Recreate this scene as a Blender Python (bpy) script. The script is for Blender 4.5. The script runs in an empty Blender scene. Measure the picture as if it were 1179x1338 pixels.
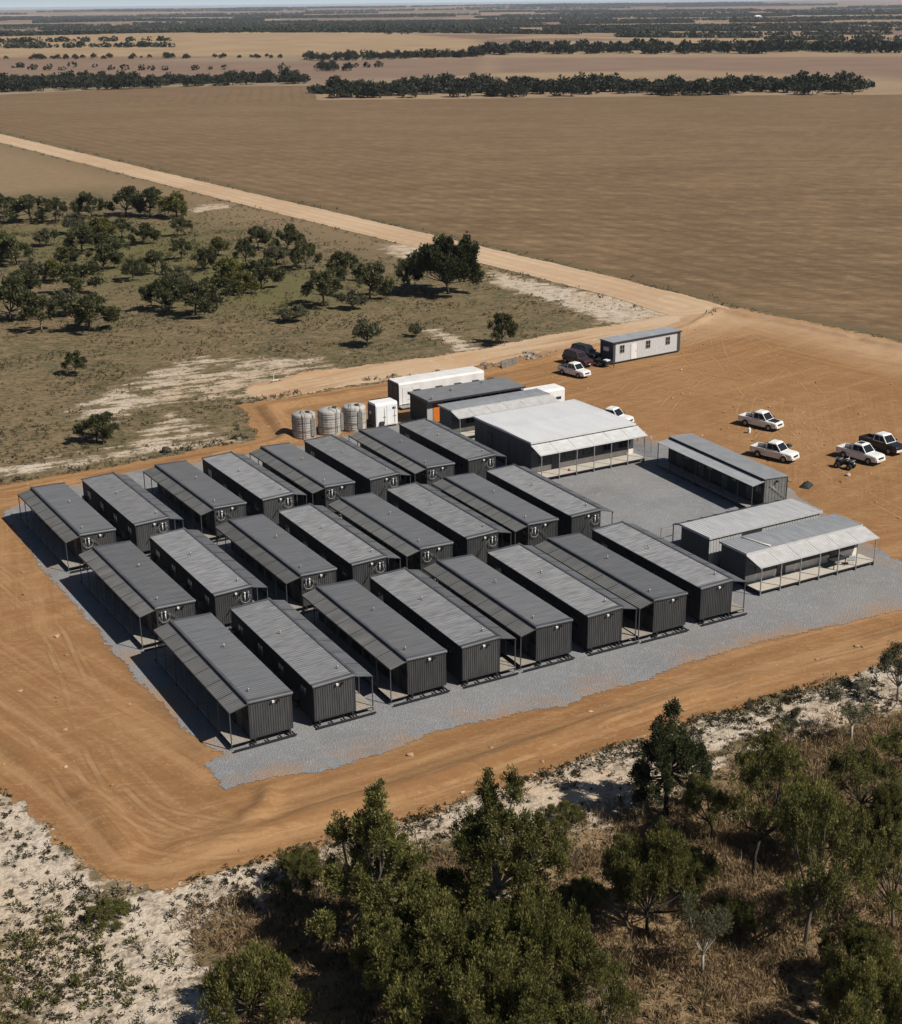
import bpy, math, random
import numpy as np
from mathutils import Matrix, Vector
R_ = math.radians
random.seed(7)
scene = bpy.context.scene
COL = scene.collection

# ------------------------------------------------------------------ camera
F_PX, PITCH, ROLL, YAW, CAM_H = 1837.1, R_(19.91), R_(-0.645), R_(29.664), 44.64
cy, sy = math.cos(YAW), math.sin(YAW)
fw = np.array([sy*math.cos(PITCH), cy*math.cos(PITCH), -math.sin(PITCH)])
rt = np.array([cy, -sy, 0.0]); up = np.cross(rt, fw)
cr, sr = math.cos(ROLL), math.sin(ROLL)
cam_x = cr*rt + sr*up; cam_y = -sr*rt + cr*up
cam = bpy.data.cameras.new("camera"); camo = bpy.data.objects.new("camera", cam); COL.objects.link(camo)
m = Matrix.Identity(4)
for i in range(3):
    m[i][0] = cam_x[i]; m[i][1] = cam_y[i]; m[i][2] = -fw[i]
m[2][3] = CAM_H
camo.matrix_world = m
cam.sensor_width = 36; cam.lens = F_PX*36/1338
cam.clip_start = 1; cam.clip_end = 90000
scene.camera = camo

# ------------------------------------------------------------------ world + sun
SUN_AZ, SUN_EL = 148.0, 47.0          # azimuth clockwise from +Y, elevation
w = bpy.data.worlds.new("World"); scene.world = w; w.use_nodes = True
nt = w.node_tree; sky = nt.nodes.new("ShaderNodeTexSky"); sky.sky_type = 'NISHITA'
sky.sun_disc = False; sky.sun_elevation = R_(SUN_EL); sky.sun_rotation = R_(SUN_AZ)
sky.air_density = 0.65; sky.dust_density = 0.5; sky.ozone_density = 1.0
nt.links.new(sky.outputs[0], nt.nodes["Background"].inputs[0])
nt.nodes["Background"].inputs[1].default_value = 0.05
_tc = nt.nodes.new("ShaderNodeTexCoord"); _sp = nt.nodes.new("ShaderNodeSeparateXYZ"); nt.links.new(_tc.outputs["Generated"], _sp.inputs[0])
_mr = nt.nodes.new("ShaderNodeMapRange"); nt.links.new(_sp.outputs["Z"], _mr.inputs[0]); _mr.inputs[1].default_value = 0.0; _mr.inputs[2].default_value = 0.02; _mr.inputs[3].default_value = 1; _mr.inputs[4].default_value = 0
_mx = nt.nodes.new("ShaderNodeMix"); _mx.data_type = 'RGBA'; nt.links.new(_mr.outputs[0], _mx.inputs[0]); nt.links.new(sky.outputs[0], _mx.inputs[6]); _mx.inputs[7].default_value = (10.2, 11.8, 13.0, 1)   # whitish summer air at the skyline
nt.links.new(_mx.outputs[2], nt.nodes["Background"].inputs[0])
sl = bpy.data.lights.new("sun", 'SUN'); sl.energy = 5.0; sl.angle = R_(0.5); sl.color = (1, 0.94, 0.85)
so = bpy.data.objects.new("sun", sl); COL.objects.link(so)
sd_ = Vector((math.sin(R_(SUN_AZ))*math.cos(R_(SUN_EL)), math.cos(R_(SUN_AZ))*math.cos(R_(SUN_EL)), math.sin(R_(SUN_EL))))
so.rotation_euler = sd_.to_track_quat('Z', 'Y').to_euler(); so.location = (0, 0, 200)
vs = scene.view_settings; vs.view_transform = 'Standard'; vs.look = 'None'; vs.exposure = 0.12; vs.gamma = 1
scene.cycles.max_bounces = 5; scene.cycles.diffuse_bounces = 1; scene.cycles.transparent_max_bounces = 12
scene.cycles.volume_bounces = 0

# ------------------------------------------------------------------ helpers
def G(px, py, z=0.0):
    """point of the ground seen at a photo position (survey of the site from the photograph)"""
    d = fw*F_PX + cam_x*(px-589.5) - cam_y*(py-669)
    t = (z-CAM_H)/d[2]
    return (float(d[0]*t), float(d[1]*t))
def PX(x, y, z):
    P = np.array([x, y, z-CAM_H]); zz = P@fw
    return 589.5+F_PX*(P@cam_x)/zz, 669-F_PX*(P@cam_y)/zz
def height_at(base, top_py):
    x, y = G(*base)
    lo, hi = 0, 40
    for _ in range(40):
        mid = (lo+hi)/2
        if PX(x, y, mid)[1] > top_py: lo = mid
        else: hi = mid
    return lo
def px_size(base):
    x, y = G(*base); return float(np.array([x, y, -CAM_H])@fw)/F_PX   # metres per photo pixel

def nodes_of(mt):
    mt.use_nodes = True; n = mt.node_tree; return n, n.nodes, n.links
def mat(name, col, rough=0.7, metal=0.0, var=0.0, vscale=3.0, stretch=(1, 1, 1), bump=0.0, bscale=20.0, col2=None, spec=0.3, rnd=0.0, detail=5, dust=0.0):
    mt = bpy.data.materials.new(name); n, N, L = nodes_of(mt); b = N["Principled BSDF"]
    b.inputs["Roughness"].default_value = rough; b.inputs["Metallic"].default_value = metal
    b.inputs["Specular IOR Level"].default_value = spec
    b.inputs["Base Color"].default_value = (*col, 1)
    if var or col2 or rnd or bump:
        tc = N.new("ShaderNodeTexCoord"); mp = N.new("ShaderNodeMapping"); L.new(tc.outputs["Object"], mp.inputs[0])
        mp.inputs["Scale"].default_value = stretch
        oi = N.new("ShaderNodeObjectInfo")
        mul = N.new("ShaderNodeVectorMath"); mul.operation = 'SCALE'; L.new(oi.outputs["Random"], mul.inputs["Scale"]); mul.inputs[0].default_value = (37, 91, 53)
        L.new(mul.outputs[0], mp.inputs["Location"])
    if var or col2 or rnd:
        nz = N.new("ShaderNodeTexNoise"); nz.inputs["Scale"].default_value = vscale; nz.inputs["Detail"].default_value = detail
        L.new(mp.outputs[0], nz.inputs["Vector"])
        mx = N.new("ShaderNodeMix"); mx.data_type = 'RGBA'
        c2 = col2 if col2 else tuple(min(1, c*(1+var)) for c in col)
        c1 = col if col2 else tuple(c*(1-var) for c in col)
        mx.inputs[6].default_value = (*c1, 1); mx.inputs[7].default_value = (*c2, 1)
        rmp = N.new("ShaderNodeMapRange"); rmp.inputs[1].default_value = 0.33; rmp.inputs[2].default_value = 0.67
        L.new(nz.outputs[0], rmp.inputs[0]); L.new(rmp.outputs[0], mx.inputs[0])
        out = mx.outputs[2]
        if dust:
            nd = N.new("ShaderNodeTexNoise"); nd.inputs["Scale"].default_value = .55; nd.inputs["Detail"].default_value = 6; nd.inputs["Roughness"].default_value = .65; L.new(mp.outputs[0], nd.inputs["Vector"])
            rd = N.new("ShaderNodeMapRange"); L.new(nd.outputs[0], rd.inputs[0]); rd.inputs[1].default_value = .46; rd.inputs[2].default_value = .70; rd.inputs[4].default_value = dust
            md = N.new("ShaderNodeMix"); md.data_type = 'RGBA'; L.new(rd.outputs[0], md.inputs[0]); L.new(out, md.inputs[6]); md.inputs[7].default_value = (.24, .185, .13, 1); out = md.outputs[2]
        if rnd:
            hs = N.new("ShaderNodeHueSaturation"); mr = N.new("ShaderNodeMapRange"); L.new(oi.outputs["Random"], mr.inputs[0])
            mr.inputs[3].default_value = 1-rnd; mr.inputs[4].default_value = 1+rnd
            L.new(mr.outputs[0], hs.inputs["Value"]); L.new(out, hs.inputs["Color"]); out = hs.outputs[0]
        L.new(out, b.inputs["Base Color"])
    if bump:
        nb = N.new("ShaderNodeTexNoise"); nb.inputs["Scale"].default_value = bscale; nb.inputs["Detail"].default_value = 4
        L.new(mp.outputs[0], nb.inputs["Vector"])
        bm = N.new("ShaderNodeBump"); bm.inputs["Strength"].default_value = bump; bm.inputs["Distance"].default_value = 0.05
        L.new(nb.outputs[0], bm.inputs["Height"]); L.new(bm.outputs[0], b.inputs["Normal"])
    return mt

def link(name, me, parent=None):
    o = bpy.data.objects.new(name, me); COL.objects.link(o)
    if parent: o.parent = parent
    return o
def tag(o, label=None, cat=None, group=None, kind=None):
    if label: o["label"] = label
    if cat: o["category"] = cat
    if group: o["group"] = group
    if kind: o["kind"] = kind
    return o
def empty(name, loc, rz=0, label=None, cat=None, group=None, scale=None):
    o = bpy.data.objects.new(name, None); COL.objects.link(o); o.location = loc; o.rotation_euler = (0, 0, rz)
    o.empty_display_size = 0.2
    if scale: o.scale = scale
    return tag(o, label, cat, group)
def copy_tree(o, parent=None):
    c = o.copy(); COL.objects.link(c)
    if parent: c.parent = parent
    for ch in list(o.children): copy_tree(ch, c)
    return c
def mesh_np(name, V, F, mats, attrs=None, smooth=False, fmat=None):
    """V (n,3), F (m,k) numpy -> mesh"""
    me = bpy.data.meshes.new(name); V = np.asarray(V, np.float32); F = np.asarray(F, np.int32)
    k = F.shape[1]
    me.vertices.add(len(V)); me.vertices.foreach_set("co", V.ravel())
    me.loops.add(F.size); me.loops.foreach_set("vertex_index", F.ravel())
    me.polygons.add(len(F)); me.polygons.foreach_set("loop_start", np.arange(len(F), dtype=np.int32)*k)
    try: me.polygons.foreach_set("loop_total", np.full(len(F), k, np.int32))
    except Exception: pass
    if fmat is not None: me.polygons.foreach_set("material_index", np.asarray(fmat, np.int32))
    me.polygons.foreach_set("use_smooth", np.full(len(F), smooth, bool))
    for a, (dom, arr) in (attrs or {}).items():
        at = me.attributes.new(a, 'FLOAT', dom); at.data.foreach_set("value", np.asarray(arr, np.float32).ravel())
    for mt in mats: me.materials.append(mt)
    me.update(calc_edges=True); me.validate()
    return me
class MB:
    """collects shapes into one mesh"""
    def __init__(s): s.v = []; s.f = []; s.m = []; s.sm = []
    def add(s, vs, fs, mi=0, smooth=False):
        b = len(s.v); s.v += [tuple(map(float, p)) for p in vs]
        for f in fs: s.f.append([b+i for i in f]); s.m.append(mi); s.sm.append(smooth)
    def box(s, x0, x1, y0, y1, z0, z1, mi=0):
        s.add([(x0, y0, z0), (x1, y0, z0), (x1, y1, z0), (x0, y1, z0), (x0, y0, z1), (x1, y0, z1), (x1, y1, z1), (x0, y1, z1)],
              [(3, 2, 1, 0), (4, 5, 6, 7), (0, 1, 5, 4), (1, 2, 6, 5), (2, 3, 7, 6), (3, 0, 4, 7)], mi)
    def hexa(s, pts, mi=0):
        s.add(pts, [(3, 2, 1, 0), (4, 5, 6, 7), (0, 1, 5, 4), (1, 2, 6, 5), (2, 3, 7, 6), (3, 0, 4, 7)], mi)
    def tube(s, path, r, n=8, mi=0, caps=True, smooth=True):
        P = [Vector(p) for p in path]; rs = r if isinstance(r, (list, tuple)) else [r]*len(P)
        vs = []; fs = []
        for i, p in enumerate(P):
            t = (P[min(i+1, len(P)-1)]-P[max(i-1, 0)]).normalized()
            a = t.cross(Vector((0, 0, 1)) if abs(t.z) < .9 else Vector((1, 0, 0))).normalized(); b = t.cross(a)
            for k in range(n):
                an = 2*math.pi*k/n; vs.append(p+(a*math.cos(an)+b*math.sin(an))*rs[i])
        for i in range(len(P)-1):
            for k in range(n):
                k2 = (k+1) % n; fs.append((i*n+k, i*n+k2, (i+1)*n+k2, (i+1)*n+k))
        s.add(vs, fs, mi, smooth)
        if caps:
            b = len(s.v)-len(vs)
            s.f.append([b+k for k in range(n)][::-1]); s.m.append(mi); s.sm.append(False)
            s.f.append([b+(len(P)-1)*n+k for k in range(n)]); s.m.append(mi); s.sm.append(False)
    def loft(s, secs, mi=0, smooth=False, caps=True):
        n = len(secs[0]); vs = [p for sec in secs for p in sec]; fs = []
        for i in range(len(secs)-1):
            for k in range(n):
                k2 = (k+1) % n; fs.append((i*n+k, i*n+k2, (i+1)*n+k2, (i+1)*n+k))
        if caps: fs.append(tuple(range(n))[::-1]); fs.append(tuple((len(secs)-1)*n+k for k in range(n)))
        s.add(vs, fs, mi, smooth)
    def xf(s, M, start=0):
        for i in range(start, len(s.v)): s.v[i] = tuple(M @ Vector(s.v[i]))
    def mesh(s, name, mats):
        me = bpy.data.meshes.new(name); me.from_pydata(s.v, [], s.f)
        for mt in (mats if isinstance(mats, (list, tuple)) else [mats]): me.materials.append(mt)
        me.polygons.foreach_set("material_index", s.m); me.polygons.foreach_set("use_smooth", s.sm)
        import bmesh
        bm = bmesh.new(); bm.from_mesh(me); bmesh.ops.recalc_face_normals(bm, faces=bm.faces); bm.to_mesh(me); bm.free()
        me.update(); return me
    def build(s, name, mats, parent=None): return link(name, s.mesh(name, mats), parent)

rng = np.random.default_rng(11)
def vnoise(x, y, seed=0):
    """smooth value noise on numpy arrays"""
    xi = np.floor(x).astype(np.int64); yi = np.floor(y).astype(np.int64); xf = x-xi; yf = y-yi
    def h(a, b):
        n = (a*374761393 + b*668265263 + seed*974634777) & 0xffffffff
        n = ((n ^ (n >> 13))*1274126177) & 0xffffffff
        return ((n ^ (n >> 16)) & 0xffff)/65535.0
    u = xf*xf*(3-2*xf); v = yf*yf*(3-2*yf)
    return (h(xi, yi)*(1-u)+h(xi+1, yi)*u)*(1-v)+(h(xi, yi+1)*(1-u)+h(xi+1, yi+1)*u)*v
def fbm(x, y, seed=0, o=4):
    a = 0; s = 0.5; f = 1
    for i in range(o): a = a+s*vnoise(x*f, y*f, seed+i*17); s *= .5; f *= 2.03
    return a
def sstep(a, b, x):
    t = np.clip((x-a)/(b-a), 0, 1); return t*t*(3-2*t)
def sdf(poly, X, Y):
    """signed distance to a polygon, positive inside"""
    P = np.array(poly, float); X = np.asarray(X, float); Y = np.asarray(Y, float)
    d = np.full(X.shape, 1e18); ins = np.zeros(X.shape, bool)
    for i in range(len(P)):
        a = P[i]; b = P[(i+1) % len(P)]; e = b-a
        t = np.clip(((X-a[0])*e[0]+(Y-a[1])*e[1])/max(e@e, 1e-9), 0, 1)
        d = np.minimum(d, (X-a[0]-t*e[0])**2+(Y-a[1]-t*e[1])**2)
        c = ((a[1] > Y) != (b[1] > Y))
        if abs(b[1]-a[1]) > 1e-9: ins ^= c & (X < (b[0]-a[0])*(Y-a[1])/(b[1]-a[1])+a[0])
    return np.where(ins, 1, -1)*np.sqrt(d)
def GP(pts): return [G(*p) for p in pts]

# ------------------------------------------------------------------ ground zones (surveyed outlines)
PAD = GP([(-160, 668), (0, 634), (100, 617), (200, 600), (290, 583), (338, 572), (312, 530), (420, 512), (520, 496), (620, 481), (742, 454), (830, 440), (880, 424),
          (925, 398), (960, 402), (1050, 420), (1179, 448), (1400, 490), (1600, 760), (1400, 802), (1179, 864), (1060, 897), (940, 932), (830, 968), (700, 1014), (560, 1062),
          (430, 1100), (320, 1132), (200, 1166), (118, 1152), (60, 1082), (0, 1030), (-200, 880)])
GRAVEL = GP([(2, 668), (40, 722), (85, 778), (135, 832), (190, 900), (235, 948), (262, 972), (300, 985), (265, 1003), (298, 1030), (372, 1016), (450, 1002), (565, 960), (660, 936), (743, 924), (772, 908), (837, 891),
             (915, 862), (992, 840), (1090, 818), (1179, 797), (1330, 760), (1300, 700), (1179, 735), (1128, 705), (1080, 672), (1032, 640), (870, 578), (845, 575), (760, 560), (640, 560), (540, 548), (470, 566), (400, 582),
             (330, 594), (240, 606), (140, 622), (60, 644)])
ROAD = GP([(-500, 68), (-200, 134), (0, 175), (300, 246), (500, 292), (700, 339), (800, 362), (930, 395), (960, 405), (880, 414), (800, 388), (640, 347), (500, 313), (300, 263), (0, 186), (-200, 143), (-500, 76)])
TRACK = GP([(318, 518), (330, 504), (400, 486), (470, 478), (560, 467), (640, 454), (720, 437), (830, 420), (930, 398), (900, 428), (740, 456), (640, 476), (540, 492), (430, 508), (352, 524)])
FIELD = GP([(-520, 60), (-200, 131), (0, 172), (300, 243), (600, 312), (800, 359), (945, 396), (1179, 444), (1450, 505), (2100, 300), (1700, 118), (1145, 124), (900, 125), (700, 128), (415, 131), (408, 112), (200, 114), (0, 124), (-300, 130)])
SAND = [GP(p) for p in (
    [(-150, 1000), (0, 1025), (60, 1075), (120, 1150), (200, 1162), (320, 1128), (430, 1096), (470, 1090), (445, 1150), (400, 1185), (330, 1190), (260, 1225), (300, 1290), (350, 1420), (80, 1420), (-20, 1230), (-200, 1150)],
    [(430, 1097), (560, 1060), (700, 1012), (830, 966), (940, 930), (1179, 862), (1330, 818), (1330, 860), (1179, 920), (1110, 945), (990, 975), (900, 1005), (850, 1040), (800, 1072), (730, 1085), (650, 1105), (560, 1110), (470, 1130)],
    [(70, 548), (190, 492), (260, 468), (420, 468), (430, 500), (350, 517), (320, 525), (250, 520), (150, 545)],
    [(188, 562), (225, 543), (262, 560), (306, 576), (235, 586), (170, 598), (60, 612), (-60, 630), (-60, 622), (60, 604), (150, 584), (200, 576)],
    [(640, 352), (720, 372), (800, 386), (895, 412), (800, 424), (735, 398), (645, 372)],
    [(250, 271), (300, 265), (296, 273), (252, 278)], [(500, 322), (548, 316), (575, 338), (520, 338)], [(575, 430), (612, 446), (622, 460), (598, 460), (560, 432)])]
GREEN = GP([(20, 298), (120, 290), (240, 300), (340, 335), (460, 370), (430, 405), (250, 405), (150, 362), (30, 345)])
TAN = GP([(-400, 100), (0, 188), (300, 265), (640, 350), (560, 345), (400, 300), (300, 285), (250, 262), (140, 246), (0, 255), (-300, 290)])
LOWDRY = GP([(260, 1200), (330, 1180), (440, 1150), (480, 1125), (650, 1108), (790, 1075), (850, 1035), (960, 985), (1110, 945), (1400, 870), (1400, 1500), (300, 1500), (320, 1300)])
STRAW = [GP([(-150, 82), (0, 82), (370, 78), (640, 71), (625, 60), (480, 50), (330, 42.5), (150, 40), (0, 45), (-150, 52)]), GP([(640, 59), (760, 55), (900, 58), (1180, 55), (1250, 50), (1180, 50), (900, 53), (700, 52)])]
FALLOW = [GP([(-150, 120), (0, 116), (230, 108), (400, 104), (420, 110), (470, 104), (630, 98), (640, 78), (380, 83), (0, 86), (-150, 90)]), GP([(640, 96), (900, 92), (1150, 100), (1250, 118), (1250, 74), (900, 76), (640, 78)])]
def zone(polys, X, Y, soft):
    if not isinstance(polys[0], list): polys = [polys]
    out = np.zeros(X.shape)
    for p in polys: out = np.maximum(out, np.clip(0.5+sdf(p, X, Y)/(2*soft), 0, 1))
    return out

view_az = YAW
def terrain(x, y):
    x = np.asarray(x, float); y = np.asarray(y, float); r = np.hypot(x, y)
    far = sstep(820, 2600, r)
    h = far*22*(fbm(x/1500+7, y/1500+3, 5, 3)-.42)
    a = view_az+math.atan((150-589.5)/F_PX); cx, cyy = 2050*math.sin(a), 2050*math.cos(a)
    h = h+15*np.exp(-((x-cx)**2+(y-cyy)**2)/(2*520**2))*sstep(820, 1500, r)
    h = h+sstep(5000, 16000, r)*45*(fbm(x/5200+1.7, y/5200+4.1, 9, 4)-.15)
    h = h-7*far
    return np.clip(h, -4, 38)

def grid_sheet(name, poly, res, z, mt, margin=1.9, soft=None, hfun=None, extra=None):
    P = np.array(poly); x0, y0 = P.min(0)-margin; x1, y1 = P.max(0)+margin
    xs = np.arange(x0, x1+res, res); ys = np.arange(y0, y1+res, res)
    X, Y = np.meshgrid(xs, ys); S = sdf(poly, X, Y)
    Z = np.full(X.shape, z) if hfun is None else z+hfun(X, Y)
    nx = len(xs); idx = np.arange(X.size).reshape(X.shape)
    keep = np.maximum.reduce([S[:-1, :-1], S[1:, :-1], S[:-1, 1:], S[1:, 1:]]) > -margin
    Fq = np.stack([idx[:-1, :-1][keep], idx[:-1, 1:][keep], idx[1:, 1:][keep], idx[1:, :-1][keep]], 1)
    used = np.unique(Fq); remap = np.zeros(X.size, int); remap[used] = np.arange(len(used))
    V = np.stack([X.ravel(), Y.ravel(), Z.ravel()], 1)[used]
    at = {"edge": ('POINT', S.ravel()[used])}
    if extra:
        for k, fn in extra.items(): at[k] = ('POINT', fn(V[:, 0], V[:, 1]))
    me = mesh_np(name, V, remap[Fq], [mt], at, smooth=True)
    return tag(link(name, me), kind="structure")

# ------------------------------------------------------------------ ground materials
class NT:
    """short-hand node writer"""
    def __init__(s, name):
        s.mt = bpy.data.materials.new(name); s.n, s.N, s.L = nodes_of(s.mt); s.b = s.N["Principled BSDF"]
        s.b.inputs["Specular IOR Level"].default_value = 0.1; s.b.inputs["Roughness"].default_value = 0.95
        s.pos = s.N.new("ShaderNodeNewGeometry").outputs["Position"]
    def attr(s, a):
        n = s.N.new("ShaderNodeAttribute"); n.attribute_name = a; return n.outputs["Fac"]
    def map(s, scale=(1, 1, 1), rot=0, src=None):
        n = s.N.new("ShaderNodeMapping"); n.inputs["Scale"].default_value = scale; n.inputs["Rotation"].default_value = (0, 0, rot)
        if rot:   # rotate first, then scale
            n.inputs["Scale"].default_value = (1, 1, 1); s.L.new(src or s.pos, n.inputs[0]); m2 = s.N.new("ShaderNodeMapping")
            m2.inputs["Scale"].default_value = scale; s.L.new(n.outputs[0], m2.inputs[0]); return m2.outputs[0]
        s.L.new(src or s.pos, n.inputs[0]); return n.outputs[0]
    def noise(s, scale, detail=4, src=None, rough=.55, dist=0):
        n = s.N.new("ShaderNodeTexNoise"); n.inputs["Scale"].default_value = scale; n.inputs["Detail"].default_value = detail
        n.inputs["Roughness"].default_value = rough; n.inputs["Distortion"].default_value = dist
        s.L.new(src or s.pos, n.inputs["Vector"]); return n.outputs[0]
    def vor(s, scale, src=None, feature='F1', out="Distance"):
        n = s.N.new("ShaderNodeTexVoronoi"); n.inputs["Scale"].default_value = scale; n.feature = feature
        s.L.new(src or s.pos, n.inputs["Vector"]); return n.outputs[out]
    def rng(s, v, a, b, c=0, d=1, smooth=False):
        n = s.N.new("ShaderNodeMapRange"); s.L.new(v, n.inputs[0])
        if smooth: n.interpolation_type = 'SMOOTHSTEP'
        for i, q in enumerate((a, b, c, d)): n.inputs[i+1].default_value = q
        return n.outputs[0]
    def math(s, op, a, b=None):
        n = s.N.new("ShaderNodeMath"); n.operation = op
        for i, q in enumerate((a, b)):
            if q is None: continue
            if isinstance(q, (int, float)): n.inputs[i].default_value = q
            else: s.L.new(q, n.inputs[i])
        return n.outputs[0]
    def mix(s, f, a, b):
        n = s.N.new("ShaderNodeMix"); n.data_type = 'RGBA'
        for i, q in ((0, f), (6, a), (7, b)):
            if isinstance(q, tuple): n.inputs[i].default_value = (*q, 1)
            elif isinstance(q, (int, float)): n.inputs[i].default_value = q
            else: s.L.new(q, n.inputs[i])
        return n.outputs[2]
    def ramp(s, v, stops):
        n = s.N.new("ShaderNodeValToRGB"); s.L.new(v, n.inputs[0]); e = n.color_ramp.elements
        while len(e) < len(stops): e.new(0.5)
        for q, (p, c) in zip(e, stops): q.position = p; q.color = (*c, 1)
        return n.outputs[0]
    def bump(s, h, strength, dist):
        n = s.N.new("ShaderNodeBump"); n.inputs["Strength"].default_value = strength; n.inputs["Distance"].default_value = dist
        s.L.new(h, n.inputs["Height"]); s.L.new(n.outputs[0], s.b.inputs["Normal"])
    def col(s, c): s.L.new(c, s.b.inputs["Base Color"])
    def cut(s, amp, scales=((0.35, 1.0), (2.5, .6))):
        """ragged edge: the sheet ends where its edge distance plus noise passes zero"""
        e = s.attr("edge"); tot = None
        for sc, a in scales:
            v = s.math('MULTIPLY', s.math('SUBTRACT', s.noise(sc, 4), .5), a*amp*2); tot = v if tot is None else s.math('ADD', tot, v)
        g = s.math('GREATER_THAN', s.math('ADD', e, tot), 0.0)
        s.L.new(g, s.b.inputs["Alpha"])

def make_terrain_mat():
    t = NT("terrain_ground")
    sand, green, tan, low, far = (t.attr(a) for a in ("sand", "green", "tan", "lowdry", "far"))
    n1 = t.noise(.045, 5); n2 = t.noise(.35, 5); n3 = t.noise(1.6, 5, rough=.65); n4 = t.noise(5.0, 3)
    scrub = t.mix(t.rng(n1, .4, .62), (.165, .125, .07), (.11, .095, .05))
    scrub = t.mix(t.rng(n2, .42, .7), scrub, (.23, .165, .095))
    scrub = t.mix(t.rng(n3, .50, .62), scrub, (.065, .06, .03)); nq = t.noise(1, 6, src=t.map((.5, 1.6, 1), R_(20)), rough=.7, dist=.5)
    scrub = t.mix(t.rng(nq, .52, .66, 0, .8), scrub, (.05, .046, .024)); scrub = t.mix(t.rng(nq, .34, .46, .7, 0), scrub, (.24, .18, .105))
    tanc = t.mix(t.rng(n2, .35, .7), (.25, .175, .105), (.20, .145, .085))
    base = t.mix(tan, scrub, tanc)
    gmask = t.math('MULTIPLY', green, t.rng(n2, .35, .6))
    base = t.mix(gmask, base, (.115, .11, .042))
    dry = t.mix(t.rng(n2, .38, .62), (.20, .138, .075), (.29, .20, .11))
    dry = t.mix(t.rng(n4, .5, .68), dry, (.09, .065, .035))
    base = t.mix(low, base, dry)
    # white sand, broken up by scrub
    ns = t.noise(1, 5, src=t.map((.10, .62, 1), R_(6)), rough=.6, dist=.3)
    br = t.math('ADD', t.math('MULTIPLY', n2, .28), t.math('ADD', t.math('MULTIPLY', n3, .30), t.math('MULTIPLY', ns, .42)))
    sm = t.rng(t.math('ADD', sand, t.math('MULTIPLY', t.math('SUBTRACT', br, .5), 5.0)), .42, .66)
    sm = t.math('MULTIPLY', sm, t.rng(sand, .0, .12))
    sandc = t.mix(t.rng(n1, .4, .6), (.56, .49, .40), (.50, .385, .27))
    sandc = t.mix(t.rng(n4, .45, .75), sandc, (.38, .31, .24)); sandc = t.mix(t.rng(n3, .52, .66, 0, .75), sandc, (.26, .205, .15))
    lit = t.math('MULTIPLY', t.rng(t.noise(.5, 6, rough=.7), .47, .60), t.rng(t.noise(2.6, 5, rough=.7), .40, .56)); sandc = t.mix(t.math('MULTIPLY', lit, .85), sandc, (.14, .11, .075))
    base = t.mix(sm, base, sandc)
    # far paddocks
    cell = t.N.new("ShaderNodeTexVoronoi"); cell.inputs["Scale"].default_value = 1/430
    wob = t.N.new("ShaderNodeMapping"); t.L.new(t.pos, wob.inputs[0]); wob.inputs["Rotation"].default_value = (0, 0, R_(20)); wob.inputs["Scale"].default_value = (.62, 1.0, 0)
    t.L.new(wob.outputs[0], cell.inputs["Vector"])
    sep = t.N.new("ShaderNodeSeparateColor"); t.L.new(cell.outputs["Color"], sep.inputs[0])
    pad = t.ramp(sep.outputs[0], [(0, (.26, .175, .112)), (.2, (.18, .122, .092)), (.38, (.32, .23, .145)), (.52, (.17, .12, .096)), (.66, (.24, .165, .11)), (.8, (.40, .31, .21)), (.93, (.13, .106, .07))])
    pad = t.mix(t.rng(t.noise(.008, 6), .35, .7, 0, .45), pad, (.175, .12, .088))
    pad = t.mix(t.rng(t.noise(.05, 6), .5, .75, 0, .3), pad, (.17, .12, .08))
    pad = t.mix(t.attr("straw"), pad, t.mix(t.rng(t.noise(.02, 6), .35, .7), (.34, .245, .15), (.27, .19, .118))); pad = t.mix(t.attr("fallow"), pad, t.mix(t.rng(t.noise(.02, 6), .35, .7), (.225, .155, .112), (.185, .128, .095)))
    base = t.mix(far, base, pad)
    t.col(base)
    t.bump(t.math('ADD', n3, t.math('MULTIPLY', n4, .5)), .6, .25)
    return t.mt
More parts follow.
